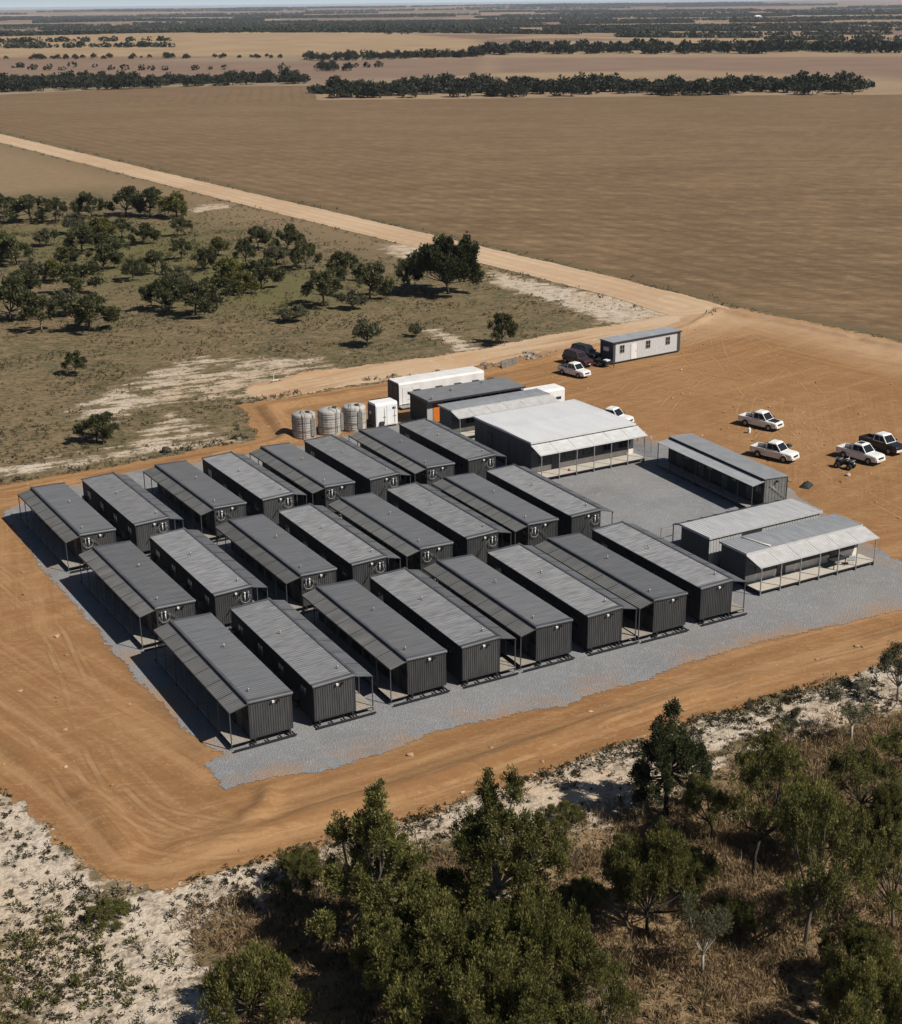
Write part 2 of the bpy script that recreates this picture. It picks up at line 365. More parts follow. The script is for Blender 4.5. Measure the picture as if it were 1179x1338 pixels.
def make_dirt_mat():
    t = NT("orange_dirt")
    n1 = t.noise(.05, 5); n2 = t.noise(.3, 6, rough=.65); n3 = t.noise(3.0, 5, rough=.7)
    warp = t.noise(.03, 2)
    c = t.mix(t.rng(n1, .36, .64), (.238, .124, .050), (.295, .165, .073))
    c = t.mix(t.rng(n2, .42, .72), c, (.235, .118, .048))
    # grader and tyre streaks bending over the pad
    wav = t.N.new("ShaderNodeTexNoise"); wav.inputs["Scale"].default_value = 1; wav.inputs["Detail"].default_value = 5; wav.inputs["Distortion"].default_value = .4
    t.L.new(t.map((.05, .75, 1), R_(-12)), wav.inputs["Vector"])
    c = t.mix(t.rng(wav.outputs[0], .5, .75, 0, .6), c, (.36, .225, .11))
    w2 = t.N.new("ShaderNodeTexNoise"); w2.inputs["Scale"].default_value = 1; w2.inputs["Detail"].default_value = 4; w2.inputs["Distortion"].default_value = .6
    t.L.new(t.map((.06, 1.1, 1), R_(70)), w2.inputs["Vector"])
    c = t.mix(t.rng(w2.outputs[0], .52, .70, 0, .6), c, (.205, .105, .045))
    c = t.mix(t.rng(n3, .54, .70, 0, .7), c, (.40, .25, .135)); n6 = t.noise(9, 4, rough=.7); c = t.mix(t.rng(n6, .54, .72, 0, .6), c, (.19, .098, .048)); c = t.mix(t.rng(n6, .3, .42, .45, 0), c, (.38, .23, .12))
    c = t.mix(t.rng(n3, .3, .42, .5, 0), c, (.24, .115, .055))
    w3 = t.N.new("ShaderNodeTexNoise"); w3.inputs["Scale"].default_value = 1; w3.inputs["Detail"].default_value = 6; w3.inputs["Roughness"].default_value = .7; w3.inputs["Distortion"].default_value = 1.2
    t.L.new(t.map((.35, 2.4, 1), R_(25)), w3.inputs["Vector"])
    c = t.mix(t.rng(w3.outputs[0], .53, .70, 0, .7), c, (.39, .24, .125)); c = t.mix(t.rng(w3.outputs[0], .30, .44, .6, 0), c, (.24, .12, .055))
    ed = t.attr("edge"); cmb = t.N.new("ShaderNodeCombineXYZ"); t.L.new(t.math('MULTIPLY', ed, .85), cmb.inputs[0])
    sx = t.N.new("ShaderNodeSeparateXYZ"); t.L.new(t.pos, sx.inputs[0]); t.L.new(t.math('MULTIPLY', t.math('ADD', sx.outputs[0], sx.outputs[1]), .035), cmb.inputs[1])
    gb = t.N.new("ShaderNodeTexNoise"); gb.inputs["Scale"].default_value = 1; gb.inputs["Detail"].default_value = 5; gb.inputs["Roughness"].default_value = .65; gb.inputs["Distortion"].default_value = .3; t.L.new(cmb.outputs[0], gb.inputs["Vector"])
    nearedge = t.rng(ed, 6, 22, 1, .35)
    c = t.mix(t.math('MULTIPLY', nearedge, t.rng(gb.outputs[0], .50, .64, 0, .55)), c, (.375, .228, .115)); c = t.mix(t.math('MULTIPLY', nearedge, t.rng(gb.outputs[0], .36, .48, .6, 0)), c, (.205, .108, .047))
    c = t.mix(t.math('MULTIPLY', t.attr("rut_shade"), t.rng(n2, .3, .6, .4, .9)), c, (.185, .105, .055))  # shade line of the windrow, painted in as dark churned soil
    for k in range(3):     # twin tyre marks: pressed pale tread with a darker shoulder, worn away in places
        tw = t.math('ABSOLUTE', t.math('SUBTRACT', t.attr("trk%d" % k), .78)); wear = t.rng(t.noise(.13+.05*k, 4), .46, .62)
        c = t.mix(t.math('MULTIPLY', t.rng(tw, .10, .20, .38, 0), wear), c, (.37, .24, .13)); c = t.mix(t.math('MULTIPLY', t.rng(t.math('ABSOLUTE', t.math('SUBTRACT', tw, .24)), .03, .12, .45, 0), wear), c, (.19, .10, .046))
    c = t.mix(t.attr("pale"), c, t.mix(t.rng(n2, .4, .7), (.50, .36, .235), (.42, .27, .16)))
    t.col(c); t.bump(t.math('ADD', t.math('ADD', n2, gb.outputs[0]), t.math('MULTIPLY', n3, .35)), .6, .14)
    t.cut(1.3, ((.22, 1.3), (1.4, .9), (5, .4)))
    return t.mt
def make_gravel_mat():
    t = NT("grey_gravel")
    n1 = t.noise(.12, 5); n2 = t.noise(1.4, 5, rough=.7); v = t.vor(9.0); n3 = t.noise(14, 3)
    c = t.mix(t.rng(n1, .35, .65), (.205, .208, .214), (.256, .258, .263))
    c = t.mix(t.rng(n2, .5, .72, 0, .7), c, (.315, .317, .322))
    c = t.mix(t.rng(v, .05, .6, .6, 0), c, (.135, .136, .142))
    c = t.mix(t.rng(n3, .6, .75, 0, .8), c, (.36, .35, .34))
    n5 = t.noise(.22, 5)
    edge = t.attr("edge")
    dirty = t.math('MULTIPLY', t.rng(edge, 0, 3.0, 1, 0), t.rng(n5, .45, .62))
    c = t.mix(t.math('MULTIPLY', dirty, .8), c, (.33, .20, .11))
    c = t.mix(t.rng(t.noise(.09, 6, rough=.65), .50, .70, 0, .2), c, (.29, .24, .185)); c = t.mix(t.rng(t.noise(.28, 5), .55, .72, 0, .35), c, (.155, .153, .152))
    t.col(c); t.bump(t.math('ADD', v, n3), .7, .06)
    t.cut(.7, ((.35, 1.0), (2.2, .8), (8, .4)))
    return t.mt
def make_road_mat():
    t = NT("pale_dirt_road")
    n1 = t.noise(.03, 5); n2 = t.noise(.4, 5)
    c = t.mix(t.rng(n1, .38, .62), (.50, .37, .245), (.43, .30, .19))
    c = t.mix(t.rng(n2, .5, .75, 0, .6), c, (.56, .44, .31))
    e = t.attr("edge")   # wheel lines run along the road
    lane = t.N.new("ShaderNodeMath"); lane.operation = 'PINGPONG'; t.L.new(e, lane.inputs[0]); lane.inputs[1].default_value = 1.3
    c = t.mix(t.rng(lane.outputs[0], .2, 1.0, 0, .35), c, (.36, .235, .14))
    t.col(c); t.bump(n2, .4, .15); t.cut(.9, ((.12, 1.0), (.9, .6)))
    return t.mt
def make_track_mat():
    t = NT("sandy_track")
    n1 = t.noise(.07, 5); n2 = t.noise(.8, 6, rough=.65)
    s = t.noise(1, 5, src=t.map((.05, .55, 1), R_(-8)))
    c = t.mix(t.rng(n1, .35, .62), (.44, .29, .165), (.47, .35, .235))
    c = t.mix(t.rng(s, .48, .66, 0, .8), c, (.33, .19, .10))
    c = t.mix(t.rng(n2, .55, .75, 0, .7), c, (.58, .47, .34))
    t.col(c); t.bump(n2, .5, .12); t.cut(1.5, ((.16, 1.2), (1.2, .9), (5, .4)))
    return t.mt
def make_field_mat():
    t = NT("ploughed_stubble")
    ang = YAW+R_(4)
    n1 = t.noise(.006, 5); n0 = t.noise(.03, 6, rough=.65); n2 = t.noise(1, 6, src=t.map((.02, .22, 1), ang), dist=.5, rough=.65); n3 = t.noise(1, 5, src=t.map((.22, 1.1, 1), ang-R_(3)), dist=.8, rough=.75); n4 = t.noise(.5, 5, rough=.7)
    c = t.mix(t.rng(n1, .36, .62), (.182, .117, .060), (.222, .146, .078))
    c = t.mix(t.rng(n0, .42, .60, 0, .75), c, (.15, .098, .055)); nl = t.noise(1, 6, src=t.map((.0035, .03, 1), ang+R_(3)), rough=.65, dist=.6); c = t.mix(t.rng(nl, .48, .62, 0, .4), c, (.145, .094, .058)); c = t.mix(t.rng(nl, .36, .46, .35, 0), c, (.30, .21, .115))
    nk = t.noise(.16, 6, rough=.7); c = t.mix(t.rng(nk, .5, .60, 0, .75), c, (.13, .084, .048)); c = t.mix(t.rng(nk, .38, .47, .55, 0), c, (.30, .205, .118))
    c = t.mix(t.rng(n2, .46, .68, 0, .75), c, (.29, .198, .115))
    c = t.mix(t.rng(n3, .47, .62, 0, .85), c, (.115, .075, .043))
    c = t.mix(t.rng(n4, .5, .75, 0, .5), c, (.27, .19, .115)); nf = t.noise(1, 6, src=t.map((.5, 2.0, 1), ang+R_(2)), rough=.75); c = t.mix(t.rng(nf, .5, .68, 0, .6), c, (.105, .07, .04)); c = t.mix(t.rng(nf, .32, .45, .5, 0), c, (.31, .215, .13))
    wv = t.N.new("ShaderNodeTexWave"); wv.bands_direction = 'Y'; wv.inputs["Scale"].default_value = .085; wv.inputs["Distortion"].default_value = 2.2; wv.inputs["Detail"].default_value = 4; wv.inputs["Detail Scale"].default_value = .6; wv.inputs["Detail Roughness"].default_value = .7
    t.L.new(t.map((.35, 1, 1), ang+R_(1)), wv.inputs["Vector"]); wm = t.math('MULTIPLY', t.rng(wv.outputs["Fac"], .55, .95), t.rng(n0, .35, .6, .03, .20)); c = t.mix(wm, c, (.115, .076, .042))
    e = t.attr("edge")   # headland rows follow the fence line
    k = t.math('SINE', t.math('MULTIPLY', e, 1.15))
    hl = t.math('MULTIPLY', t.rng(e, 2, 240, 1, .12), t.rng(k, -.1, .8))
    c = t.mix(t.math('MULTIPLY', hl, t.rng(n0, .35, .6, .2, .6)), c, (.118, .077, .042))
    c = t.mix(t.rng(e, 0.5, 5, .8, 0), c, (.14, .10, .055))
    d2 = t.attr("fargrey"); c = t.mix(t.math('MULTIPLY', d2, t.rng(n2, .35, .65, .15, .6)), c, (.178, .122, .075))
    t.col(c); t.bump(t.math('ADD', n3, n4), .5, .2); t.cut(1.5, ((.08, 1.0), (.6, .6)))
    return t.mt

# ------------------------------------------------------------------ terrain sheet (polar grid, fine inside the view)
def build_terrain():
    a0 = YAW
    ang = np.concatenate([np.linspace(-math.pi, -R_(36), 60)[:-1], np.linspace(-R_(36), R_(36), 330), np.linspace(R_(36), math.pi, 60)[1:-1]])+a0
    rad = [0.01, 8, 16, 24]; r = 30.0
    while r < 30000: rad.append(r); r *= 1.0125
    rad.append(30000); rad = np.array(rad)
    A, Rr = np.meshgrid(ang, rad); X = Rr*np.sin(A); Y = Rr*np.cos(A)
    Z = terrain(X, Y)
    nA, nR = len(ang), len(rad); idx = np.arange(nA*nR).reshape(nR, nA)
    nxt = np.roll(idx, -1, axis=1)
    Fq = np.stack([idx[:-1], idx[1:], nxt[1:], nxt[:-1]], -1).reshape(-1, 4)
    V = np.stack([X, Y, Z], -1).reshape(-1, 3)
    x, y = V[:, 0], V[:, 1]; rr = np.hypot(x, y); near = rr < 600
    at = {}
    for k, (pl, soft) in {"sand": (SAND, 2.2), "green": (GREEN, 8), "tan": (TAN, 10), "lowdry": (LOWDRY, 1.5)}.items():
        arr = np.zeros(len(V)); sel = near; arr[sel] = zone(pl, x[sel], y[sel], soft)
        if k == "sand": wk = zone(SAND[2:4], x[sel], y[sel], 3.5); arr[sel] = np.where(wk > 0, np.minimum(arr[sel], .30+.34*wk*fbm(x[sel]/9, y[sel]/4, 61, 3)/.47), arr[sel])
        at[k] = ('POINT', arr)
    fr = (rr > 600) & (rr < 6000)
    for k, pl in {"straw": STRAW, "fallow": FALLOW}.items():
        arr = np.zeros(len(V)); arr[fr] = zone(pl, x[fr], y[fr], 12); at[k] = ('POINT', arr)
    at["far"] = ('POINT', sstep(560, 700, rr))
    me = mesh_np("ground", V, Fq, [make_terrain_mat()], at, smooth=True)
    tag(link("ground", me), kind="structure")
build_terrain()
def pad_relief(X, Y):
    # the shallow windrow and rut beside the gravel, and a low lip along the outer edge
    path = GP([(40, 690), (110, 770), (165, 850), (215, 920), (262, 978), (300, 1045)])
    h = np.zeros(X.shape)
    P = np.array(path); d = np.full(X.shape, 1e9); sgn = np.zeros(X.shape)
    for a, b in zip(P[:-1], P[1:]):
        e = b-a; t = np.clip(((X-a[0])*e[0]+(Y-a[1])*e[1])/(e@e), 0, 1)
        dd = np.hypot(X-a[0]-t*e[0], Y-a[1]-t*e[1]); s = np.sign((X-a[0])*e[1]-(Y-a[1])*e[0])
        sgn = np.where(dd < d, s, sgn); d = np.minimum(d, dd)
    sd = d*sgn
    h += .38*np.exp(-((sd+2.3)/.6)**2)*(0.6+.8*fbm(X/3, Y/3, 3, 2)) - .12*np.exp(-((sd+3.6)/.6)**2)
    e = sdf(PAD, X, Y); g = sdf(GRAVEL, X, Y)
    h += .45*np.exp(-((e-3.0)/.9)**2)*sstep(1.0, 2.6, e)*sstep(.2, .5, fbm(X/6, Y/6, 8, 3))*(g < -1)
    h += .10*(fbm(X/2.5, Y/2.5, 21, 4)-.47)
    return np.maximum(h, -.02)*sstep(.3, 1.4, -g)*sstep(.2, 2.2, e)
RUT_SHADE = GP([(28, 690), (46, 690), (118, 770), (170, 850), (222, 925), (268, 985), (258, 990), (205, 930), (152, 855), (98, 775)])  # outline of the shade painted along the rut
PALE = GP([(880, 380), (960, 402), (1179, 447), (1500, 500), (1500, 560), (1179, 480), (1000, 430), (900, 436), (740, 458), (700, 460), (800, 430)])
TRACKS = [[(1300, 520), (1150, 470), (1040, 470), (985, 510), (970, 540)], [(1250, 560), (1120, 520), (1030, 545), (990, 585)], [(920, 412), (900, 450), (850, 490), (800, 520)], [(930, 410), (980, 440), (1080, 470), (1200, 500)], [(900, 425), (820, 470), (740, 480), (680, 500), (560, 500), (420, 520), (350, 560)], [(1250, 640), (1150, 600), (1100, 570), (1060, 500), (980, 440)],
          [(1200, 840), (1000, 890), (800, 945), (600, 1010), (440, 1050), (300, 1080), (190, 1060), (130, 980), (90, 880), (40, 790), (-40, 720)], [(1210, 825), (980, 885), (760, 950), (560, 1025), (400, 1070), (260, 1075), (170, 1010), (110, 900), (50, 800), (-30, 740)], [(1220, 850), (900, 935), (640, 1015), (430, 1085), (250, 1110), (120, 1060), (40, 940), (-60, 860)], [(-30, 650), (60, 638), (180, 612), (300, 590), (400, 555)], [(1100, 640), (1060, 560), (960, 480), (900, 440)],
          [(1240, 600), (1180, 560), (1080, 540), (980, 520), (900, 470), (880, 430)], [(860, 560), (880, 520), (940, 480), (1060, 440)], [(1200, 680), (1120, 640), (1060, 600), (1000, 540), (940, 470), (930, 420)]]
def track_dist(k):
    """distance to the nearest of every third wheel path, for the twin tyre marks"""
    segs = []; rs = random.Random(2+k)
    for p in TRACKS[k::3]:
        P = [np.array(G(x+rs.uniform(-6, 6), y+rs.uniform(-3, 3))) for x, y in p]; S = []
        for i in range(len(P)-1):
            a, b, c, d = P[max(i-1, 0)], P[i], P[i+1], P[min(i+2, len(P)-1)]
            for u in np.linspace(0, 1, 8, endpoint=False): S.append(.5*(2*b+(c-a)*u+(2*a-5*b+4*c-d)*u*u+(3*b-a-3*c+d)*u**3))
        S.append(P[-1]); segs += list(zip(S[:-1], S[1:]))
    def fn(X, Y):
        d = np.full(X.shape, 16.0)
        for a, b in segs:
            e = b-a; t = np.clip(((X-a[0])*e[0]+(Y-a[1])*e[1])/(e@e), 0, 1); d = np.minimum(d, (X-a[0]-t*e[0])**2+(Y-a[1]-t*e[1])**2)
        return np.sqrt(d)
    return fn
grid_sheet("dirt_pad", PAD, .4, .03, make_dirt_mat(), hfun=pad_relief, extra={"pale": lambda x, y: .6*zone(PALE, x, y, 6), "rut_shade": lambda x, y: zone(RUT_SHADE, x, y, .8), "trk0": track_dist(0), "trk1": track_dist(1), "trk2": track_dist(2)})
grid_sheet("gravel_yard", GRAVEL, .8, .06, make_gravel_mat())
grid_sheet("dirt_road", ROAD, 2.0, .045, make_road_mat(), margin=2)
grid_sheet("sandy_track", TRACK, .8, .024, make_track_mat())
grid_sheet("ploughed_field", FIELD, 6.0, .02, make_field_mat(), margin=4,
           extra={"fargrey": lambda x, y: .75*sstep(300, 620, np.hypot(x, y))})

# ------------------------------------------------------------------ building materials
M = {}
M['roof_dark'] = mat("dark_roof_sheet", (.100, .105, .112), .5, .0, var=.16, vscale=1.4, stretch=(.4, 3.0, 1), rnd=.16, dust=.10, spec=.4)
M['roof_weathered'] = mat("weathered_roof_sheet", (.11, .114, .12), .55, .0, vscale=1.9, stretch=(.45, 3.6, 1), col2=(.225, .23, .238), rnd=.2, spec=.4, detail=7, dust=.14)
M['ver_dark'] = mat("dark_awning_sheet", (.07, .074, .081), .5, var=.2, vscale=1.0, stretch=(.6, 1.5, 1), rnd=.12, spec=.4)
M['ver_left'] = mat("grey_awning_sheet", (.088, .09, .09), .5, var=.22, vscale=.9, stretch=(.5, 1.6, 1), rnd=.25, spec=.4, dust=.12)
M['wall_dark'] = mat("shaded_charcoal_wall", (.016, .0165, .018), .65, var=.15, vscale=2, rnd=.1)  # long walls darker than end walls: their shade is in the colour
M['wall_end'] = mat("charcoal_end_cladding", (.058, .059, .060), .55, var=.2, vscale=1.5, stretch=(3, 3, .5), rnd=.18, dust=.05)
M['trim'] = mat("dark_trim", (.035, .036, .04), .5)
M['skid'] = mat("black_skid_steel", (.022, .022, .024), .5)
M['deck'] = mat("weathered_decking", (.30, .27, .23), .8, var=.2, vscale=3, stretch=(6, .4, 1))
M['deck_pale'] = mat("pale_decking", (.46, .42, .36), .8, var=.14, vscale=3, stretch=(.4, 6, 1))
M['glass'] = mat("window_glass", (.012, .014, .018), .12, spec=.6)
M['frame_al'] = mat("aluminium_frame", (.35, .35, .35), .4, .4)
M['door'] = mat("grey_door", (.055, .056, .06), .5)
M['galv'] = mat("galvanised_steel", (.36, .36, .36), .45, .5, var=.15, vscale=4)
M['post'] = mat("dark_post", (.06, .06, .065), .5)
M['white'] = mat("white_paint", (.74, .74, .73), .45, var=.05, vscale=1.5)
M['white_dirty'] = mat("dusty_white_paint", (.66, .65, .63), .5, var=.10, vscale=.8, stretch=(1, 1, .3))
M['roof_white'] = mat("white_roof_sheet", (.66, .665, .67), .45, var=.06, vscale=.7, stretch=(1, .3, 1))
M['roof_pale'] = mat("pale_grey_roof_sheet", (.44, .44, .445), .5, var=.12, vscale=1.2, stretch=(2.5, .4, 1))
M['roof_grey'] = mat("grey_roof_sheet", (.285, .295, .31), .5, var=.12, vscale=1.0, stretch=(2, .5, 1))
M['roof_office'] = mat("slate_roof_sheet", (.175, .178, .185), .5, var=.08, vscale=.8)
M['ver_pale'] = mat("pale_awning_sheet", (.455, .45, .44), .5, var=.1, vscale=1.5)
M['ver_white'] = mat("white_grey_awning_sheet", (.53, .53, .525), .5, var=.08, vscale=1.5)
M['wall_shaded_slate'] = mat("shaded_slate_wall", (.050, .056, .068), .55, var=.1, vscale=1.2)  # slate tone paints awning and side shade onto the pale veranda buildings
M['wall_pale'] = mat("pale_grey_cladding", (.40, .40, .39), .55, var=.08, vscale=1.2, stretch=(3, 3, .4))
M['sunlit_band'] = mat("cream_sunlit_wall", (.66, .62, .55), .7, var=.08, vscale=2)  # sunlit strip of wall below the awning shadow, painted as a cream band
M['orange'] = mat("orange_panel", (.60, .17, .025), .5, var=.06)
M['tank'] = mat("weathered_tank_plastic", (.36, .34, .31), .65, var=.25, vscale=1.6, stretch=(2, 2, .35), rnd=.08)
M['pipe'] = mat("dark_pipe", (.10, .10, .10), .6)
M['hose'] = mat("pale_hose", (.24, .24, .235), .6)
M['cap_white'] = mat("white_plastic", (.7, .7, .68), .5)
M['black'] = mat("black_rubber", (.015, .015, .016), .7)
M['timber'] = mat("grey_timber", (.20, .185, .165), .85, var=.25, vscale=4)
M['rock'] = mat("pale_rock", (.26, .225, .18), .9, var=.35, vscale=2.5, bump=.6, bscale=4, rnd=.25)

# ------------------------------------------------------------------ dark cabins
CL, CW, VW, ZB, ZT, ZO = 14.6, 3.0, 1.28, .45, 3.0, 2.68
hx, hy = CW/2, CL/2
def ribbed_roof(x0, x1, z0, z1, y0, y1, pitch=.26, rib=.022, th=.05):
    """sheet ribs run across, from x0 (height z0) to x1 (height z1)"""
    m = MB(); n = int(round((y1-y0)/pitch)); prof = []
    p = (y1-y0)/n
    for i in range(n):
        y = y0+i*p; prof += [(y, 0), (y+p*.55, 0), (y+p*.68, rib), (y+p*.87, rib)]
    prof.append((y1, 0))
    vs = []; fs = []
    for (y, d) in prof: vs += [(x0, y, z0+d), (x1, y, z1+d)]
    for i in range(len(prof)-1): fs.append((2*i, 2*i+1, 2*i+3, 2*i+2))
    m.add(vs, fs)
    m.hexa([(x0, y0, z0-th), (x1, y0, z1-th), (x1, y1, z1-th), (x0, y1, z0-th), (x0, y0, z0-.004), (x1, y0, z1-.004), (x1, y1, z1-.004), (x0, y1, z0-.004)])
    return m
def ribbed_wall(m, x0, x1, y, z0, z1, out, pitch=.165, rib=.035, mi=0):
    n = max(1, int(round((x1-x0)/pitch))); p = (x1-x0)/n; prof = []
    for i in range(n):
        x = x0+i*p; prof += [(x, 0), (x+p*.42, 0), (x+p*.52, rib), (x+p*.9, rib)]
    prof.append((x1, 0)); vs = []; fs = []
    for (x, d) in prof: vs += [(x, y+out*d, z0), (x, y+out*d, z1)]
    for i in range(len(prof)-1): fs.append((2*i, 2*i+2, 2*i+3, 2*i+1))
    m.add(vs, fs, mi)
def cabin_window(t, x, y, zc, w_, h_, face):
    """face -1: on a wall looking to -x ; +1: to +x"""
    f = MB(); s = face; b = .05
    a, c = sorted((x, x+s*.035))
    f.box(a, c, y-w_/2, y+w_/2, zc-h_/2, zc-h_/2+b); f.box(a, c, y-w_/2, y+w_/2, zc+h_/2-b, zc+h_/2)
    f.box(a, c, y-w_/2, y-w_/2+b, zc-h_/2+b, zc+h_/2-b); f.box(a, c, y+w_/2-b, y+w_/2, zc-h_/2+b, zc+h_/2-b); f.box(a, c, y-.02, y+.02, zc-h_/2+b, zc+h_/2-b)
    fr = f.build("window", M['trim'], t)
    g = MB(); a, c = sorted((x+s*.004, x+s*.02)); g.box(a, c, y-w_/2+b, y-.02, zc-h_/2+b, zc+h_/2-b); g.box(a, c, y+.02, y+w_/2-b, zc-h_/2+b, zc+h_/2-b)
    g.build("pane", M['glass'], fr)
def cabin_door(t, x, y, face, w_=.86, h_=2.05, m_='door'):
    d = MB(); a, c = sorted((x, x+face*.04)); d.box(a, c, y-w_/2, y+w_/2, ZB+.02, ZB+h_)
    o = d.build("door", M[m_], t)
    k = MB(); k.box(*sorted((x+face*.04, x+face*.09)), y+w_/2-.14, y+w_/2-.10, ZB+.95, ZB+1.1); k.build("handle", M['galv'], o)
def make_cabin(side, hoses):
    """side -1: awning along the left wall, +1: along the right wall"""
    t = empty("dark_cabin", (0, 0, 0)); s = side
    b = MB()                                           # body with ribbed ends and corner posts
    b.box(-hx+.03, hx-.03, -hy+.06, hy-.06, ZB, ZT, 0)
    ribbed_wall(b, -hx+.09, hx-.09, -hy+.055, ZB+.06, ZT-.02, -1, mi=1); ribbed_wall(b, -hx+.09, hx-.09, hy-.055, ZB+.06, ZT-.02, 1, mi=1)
    for ex in (-1, 1):
        for ey in (-1, 1):
            b.box(*sorted((ex*hx, ex*(hx-.09))), *sorted((ey*hy, ey*(hy-.09))), ZB-.02, ZT-.01, 2)
    for ey in (-1, 1): b.box(-hx+.09, hx-.09, *sorted((ey*(hy-.055), ey*hy)), ZB-.02, ZB+.06, 2)
    for k in range(1, 6):                              # panel joints along both long walls
        y = -hy+k*CL/6
        for ex in (-1, 1): b.box(*sorted((ex*(hx-.03), ex*(hx-.012))), y-.02, y+.02, ZB, ZT-.02, 2)
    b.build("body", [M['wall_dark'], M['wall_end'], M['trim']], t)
    zlo, zhi = ZT+.02, ZT+.12
    x0, x1 = -s*(hx+.07), s*(hx+.05)                   # free eave -> awning side
    rf = ribbed_roof(min(x0, x1), max(x0, x1), zlo if x0 < x1 else zhi, zhi if x0 < x1 else zlo, -hy-.02, hy+.02)
    roof = rf.build("roof", M['roof_dark' if s < 0 else 'roof_weathered'], t)
    fl = MB()                                          # rolled flashing at both ends, capping along the awning side
    for ey in (-1, 1):
        prof = [(ey*(hy-.30), .045), (ey*(hy-.10), .05), (ey*(hy+.03), .03), (ey*(hy+.07), -.03), (ey*(hy+.07), -.12)]
        vs = []; fs = []
        for (y, dz) in prof: vs += [(min(x0, x1), y, (zlo if x0 < x1 else zhi)+dz), (max(x0, x1), y, (zhi if x0 < x1 else zlo)+dz)]
        for i in range(len(prof)-1): fs.append((2*i, 2*i+1, 2*i+3, 2*i+2))
        fl.add(vs, fs, 0)
    fl.box(*sorted((s*(hx+.052), s*(hx-.10))), -hy-.06, hy+.06, zhi+.034, zhi+.06)
    fl.box(*sorted((s*(hx+.052), s*(hx+.085))), -hy-.06, hy+.06, zhi-.10, zhi+.06)
    fl.build("flashing", M['ver_dark'], roof)
    for (vx, vy) in ((-s*.2, 1.2), (s*.9, -5.9)):      # vent cowls
        v = MB(); v.tube([(vx, vy, ZT+.05), (vx, vy, ZT+.26)], .05, 8); v.tube([(vx, vy, ZT+.26), (vx, vy, ZT+.31), (vx, vy, ZT+.36)], [.085, .08, .03], 10)
        v.build("roof_vent", M['galv'], t)
    # awning: seven sheets, lapped
    za, zo = ZT-.01, ZO
    aw = MB(); n = 7; ly = (CL+.1)/n
    for k in range(n):
        y0 = -hy-.05+k*ly; y1 = y0+ly-.03; dz = .0
        xa, xb = s*(hx+.02), s*(hx+VW)
        rr = ribbed_roof(min(xa, xb), max(xa, xb), za if xa < xb else zo, zo if xa < xb else za, y0, y1, pitch=.22, rib=.028, th=.035)
        st = len(aw.v); aw.v += rr.v; aw.f += [[i+st for i in f] for f in rr.f]; aw.m += rr.m; aw.sm += rr.sm
        xl0, xl1 = sorted((xa, xb)); zl0, zl1 = (za, zo) if xa < xb else (zo, za)
        if k: aw.hexa([(xl0, y0-.05, zl0+.02), (xl1, y0-.05, zl1+.02), (xl1, y0+.02, zl1+.02), (xl0, y0+.02, zl0+.02), (xl0, y0-.05, zl0+.05), (xl1, y0-.05, zl1+.05), (xl1, y0+.02, zl1+.05), (xl0, y0+.02, zl0+.05)], 1)
    aw.box(*sorted((s*(hx+VW-.03), s*(hx+VW+.03))), -hy-.06, hy+.06, zo-.10, zo-.036, 1)
    aw.build("awning", [M['ver_left' if s < 0 else 'ver_dark'], M['trim']], t)
    for k in range(8):
        y = -hy+.04+k*(CL-.08)/7
        p = MB(); p.box(*sorted((s*(hx+VW-.05), s*(hx+VW+.01))), y-.03, y+.03, .10, zo-.10); p.build("post", M['post'], t)
    d = MB()
    for k in range(7):                                 # boards along the walkway
        xa = hx+.01+k*(VW/7)
        d.box(*sorted((s*xa, s*(xa+VW/7-.012))), -hy, hy, ZB-.05, ZB-.005)
    d.box(*sorted((s*(hx+.05), s*(hx+VW-.08))), -hy+.03, hy-.03, ZB-.13, ZB-.052, 1)
    d.build("deck", [M['deck'], M['skid']], t)
    k_ = MB()                                          # skid frame with ends standing out
    for ex in (-hx+.25, hx-.35): k_.box(ex, ex+.12, -hy-.12, hy+.12, .13, ZB-.022)
    for ey in (-1, 1):
        k_.box(-hx-.05 if s > 0 else -hx-VW, hx+.05 if s < 0 else hx+VW, *sorted((ey*(hy+.34), ey*(hy+.44))), .10, .20)
        for q in (-hx+.05, -.4, .5, hx-.12): k_.box(q, q+.07, *sorted((ey*(hy-.1), ey*(hy+.34))), .12, .22)
    for k in range(6): k_.box(-hx, hx, -hy+.4+k*2.75, -hy+.52+k*2.75, .065, .13)
    k_.build("skid_frame", M['skid'], t)
    for y in (-5.6, -1.9, 1.8, 5.5):                   # four rooms: door and window under the awning, window behind
        cabin_door(t, s*(hx-.03), y, s); cabin_window(t, s*(hx-.03), y-1.25, 1.95, .9, .7, s)
        cabin_window(t, -s*(hx-.03), y, 1.95, 1.0, .8, -s)
        a = MB(); a.box(*sorted((-s*(hx-.03), -s*(hx+.25))), y+.85, y+1.55, .95, 1.5); a.build("air_conditioner", M['wall_end'], t)
    for q, mm in ((.15, 'cap_white'), (.55, 'black')):  # flood lamps under the near eave
        l = MB(); l.box(q-.02, q+.02, -hy-.06, -hy-.02, ZT-.30, ZT-.18); l.hexa([(q-.08, -hy-.16, ZT-.30), (q+.08, -hy-.16, ZT-.30), (q+.06, -hy-.06, ZT-.26), (q-.06, -hy-.06, ZT-.26), (q-.08, -hy-.18, ZT-.17), (q+.08, -hy-.18, ZT-.17), (q+.06, -hy-.06, ZT-.16), (q-.06, -hy-.06, ZT-.16)])
        l.build("flood_lamp", M[mm], t)
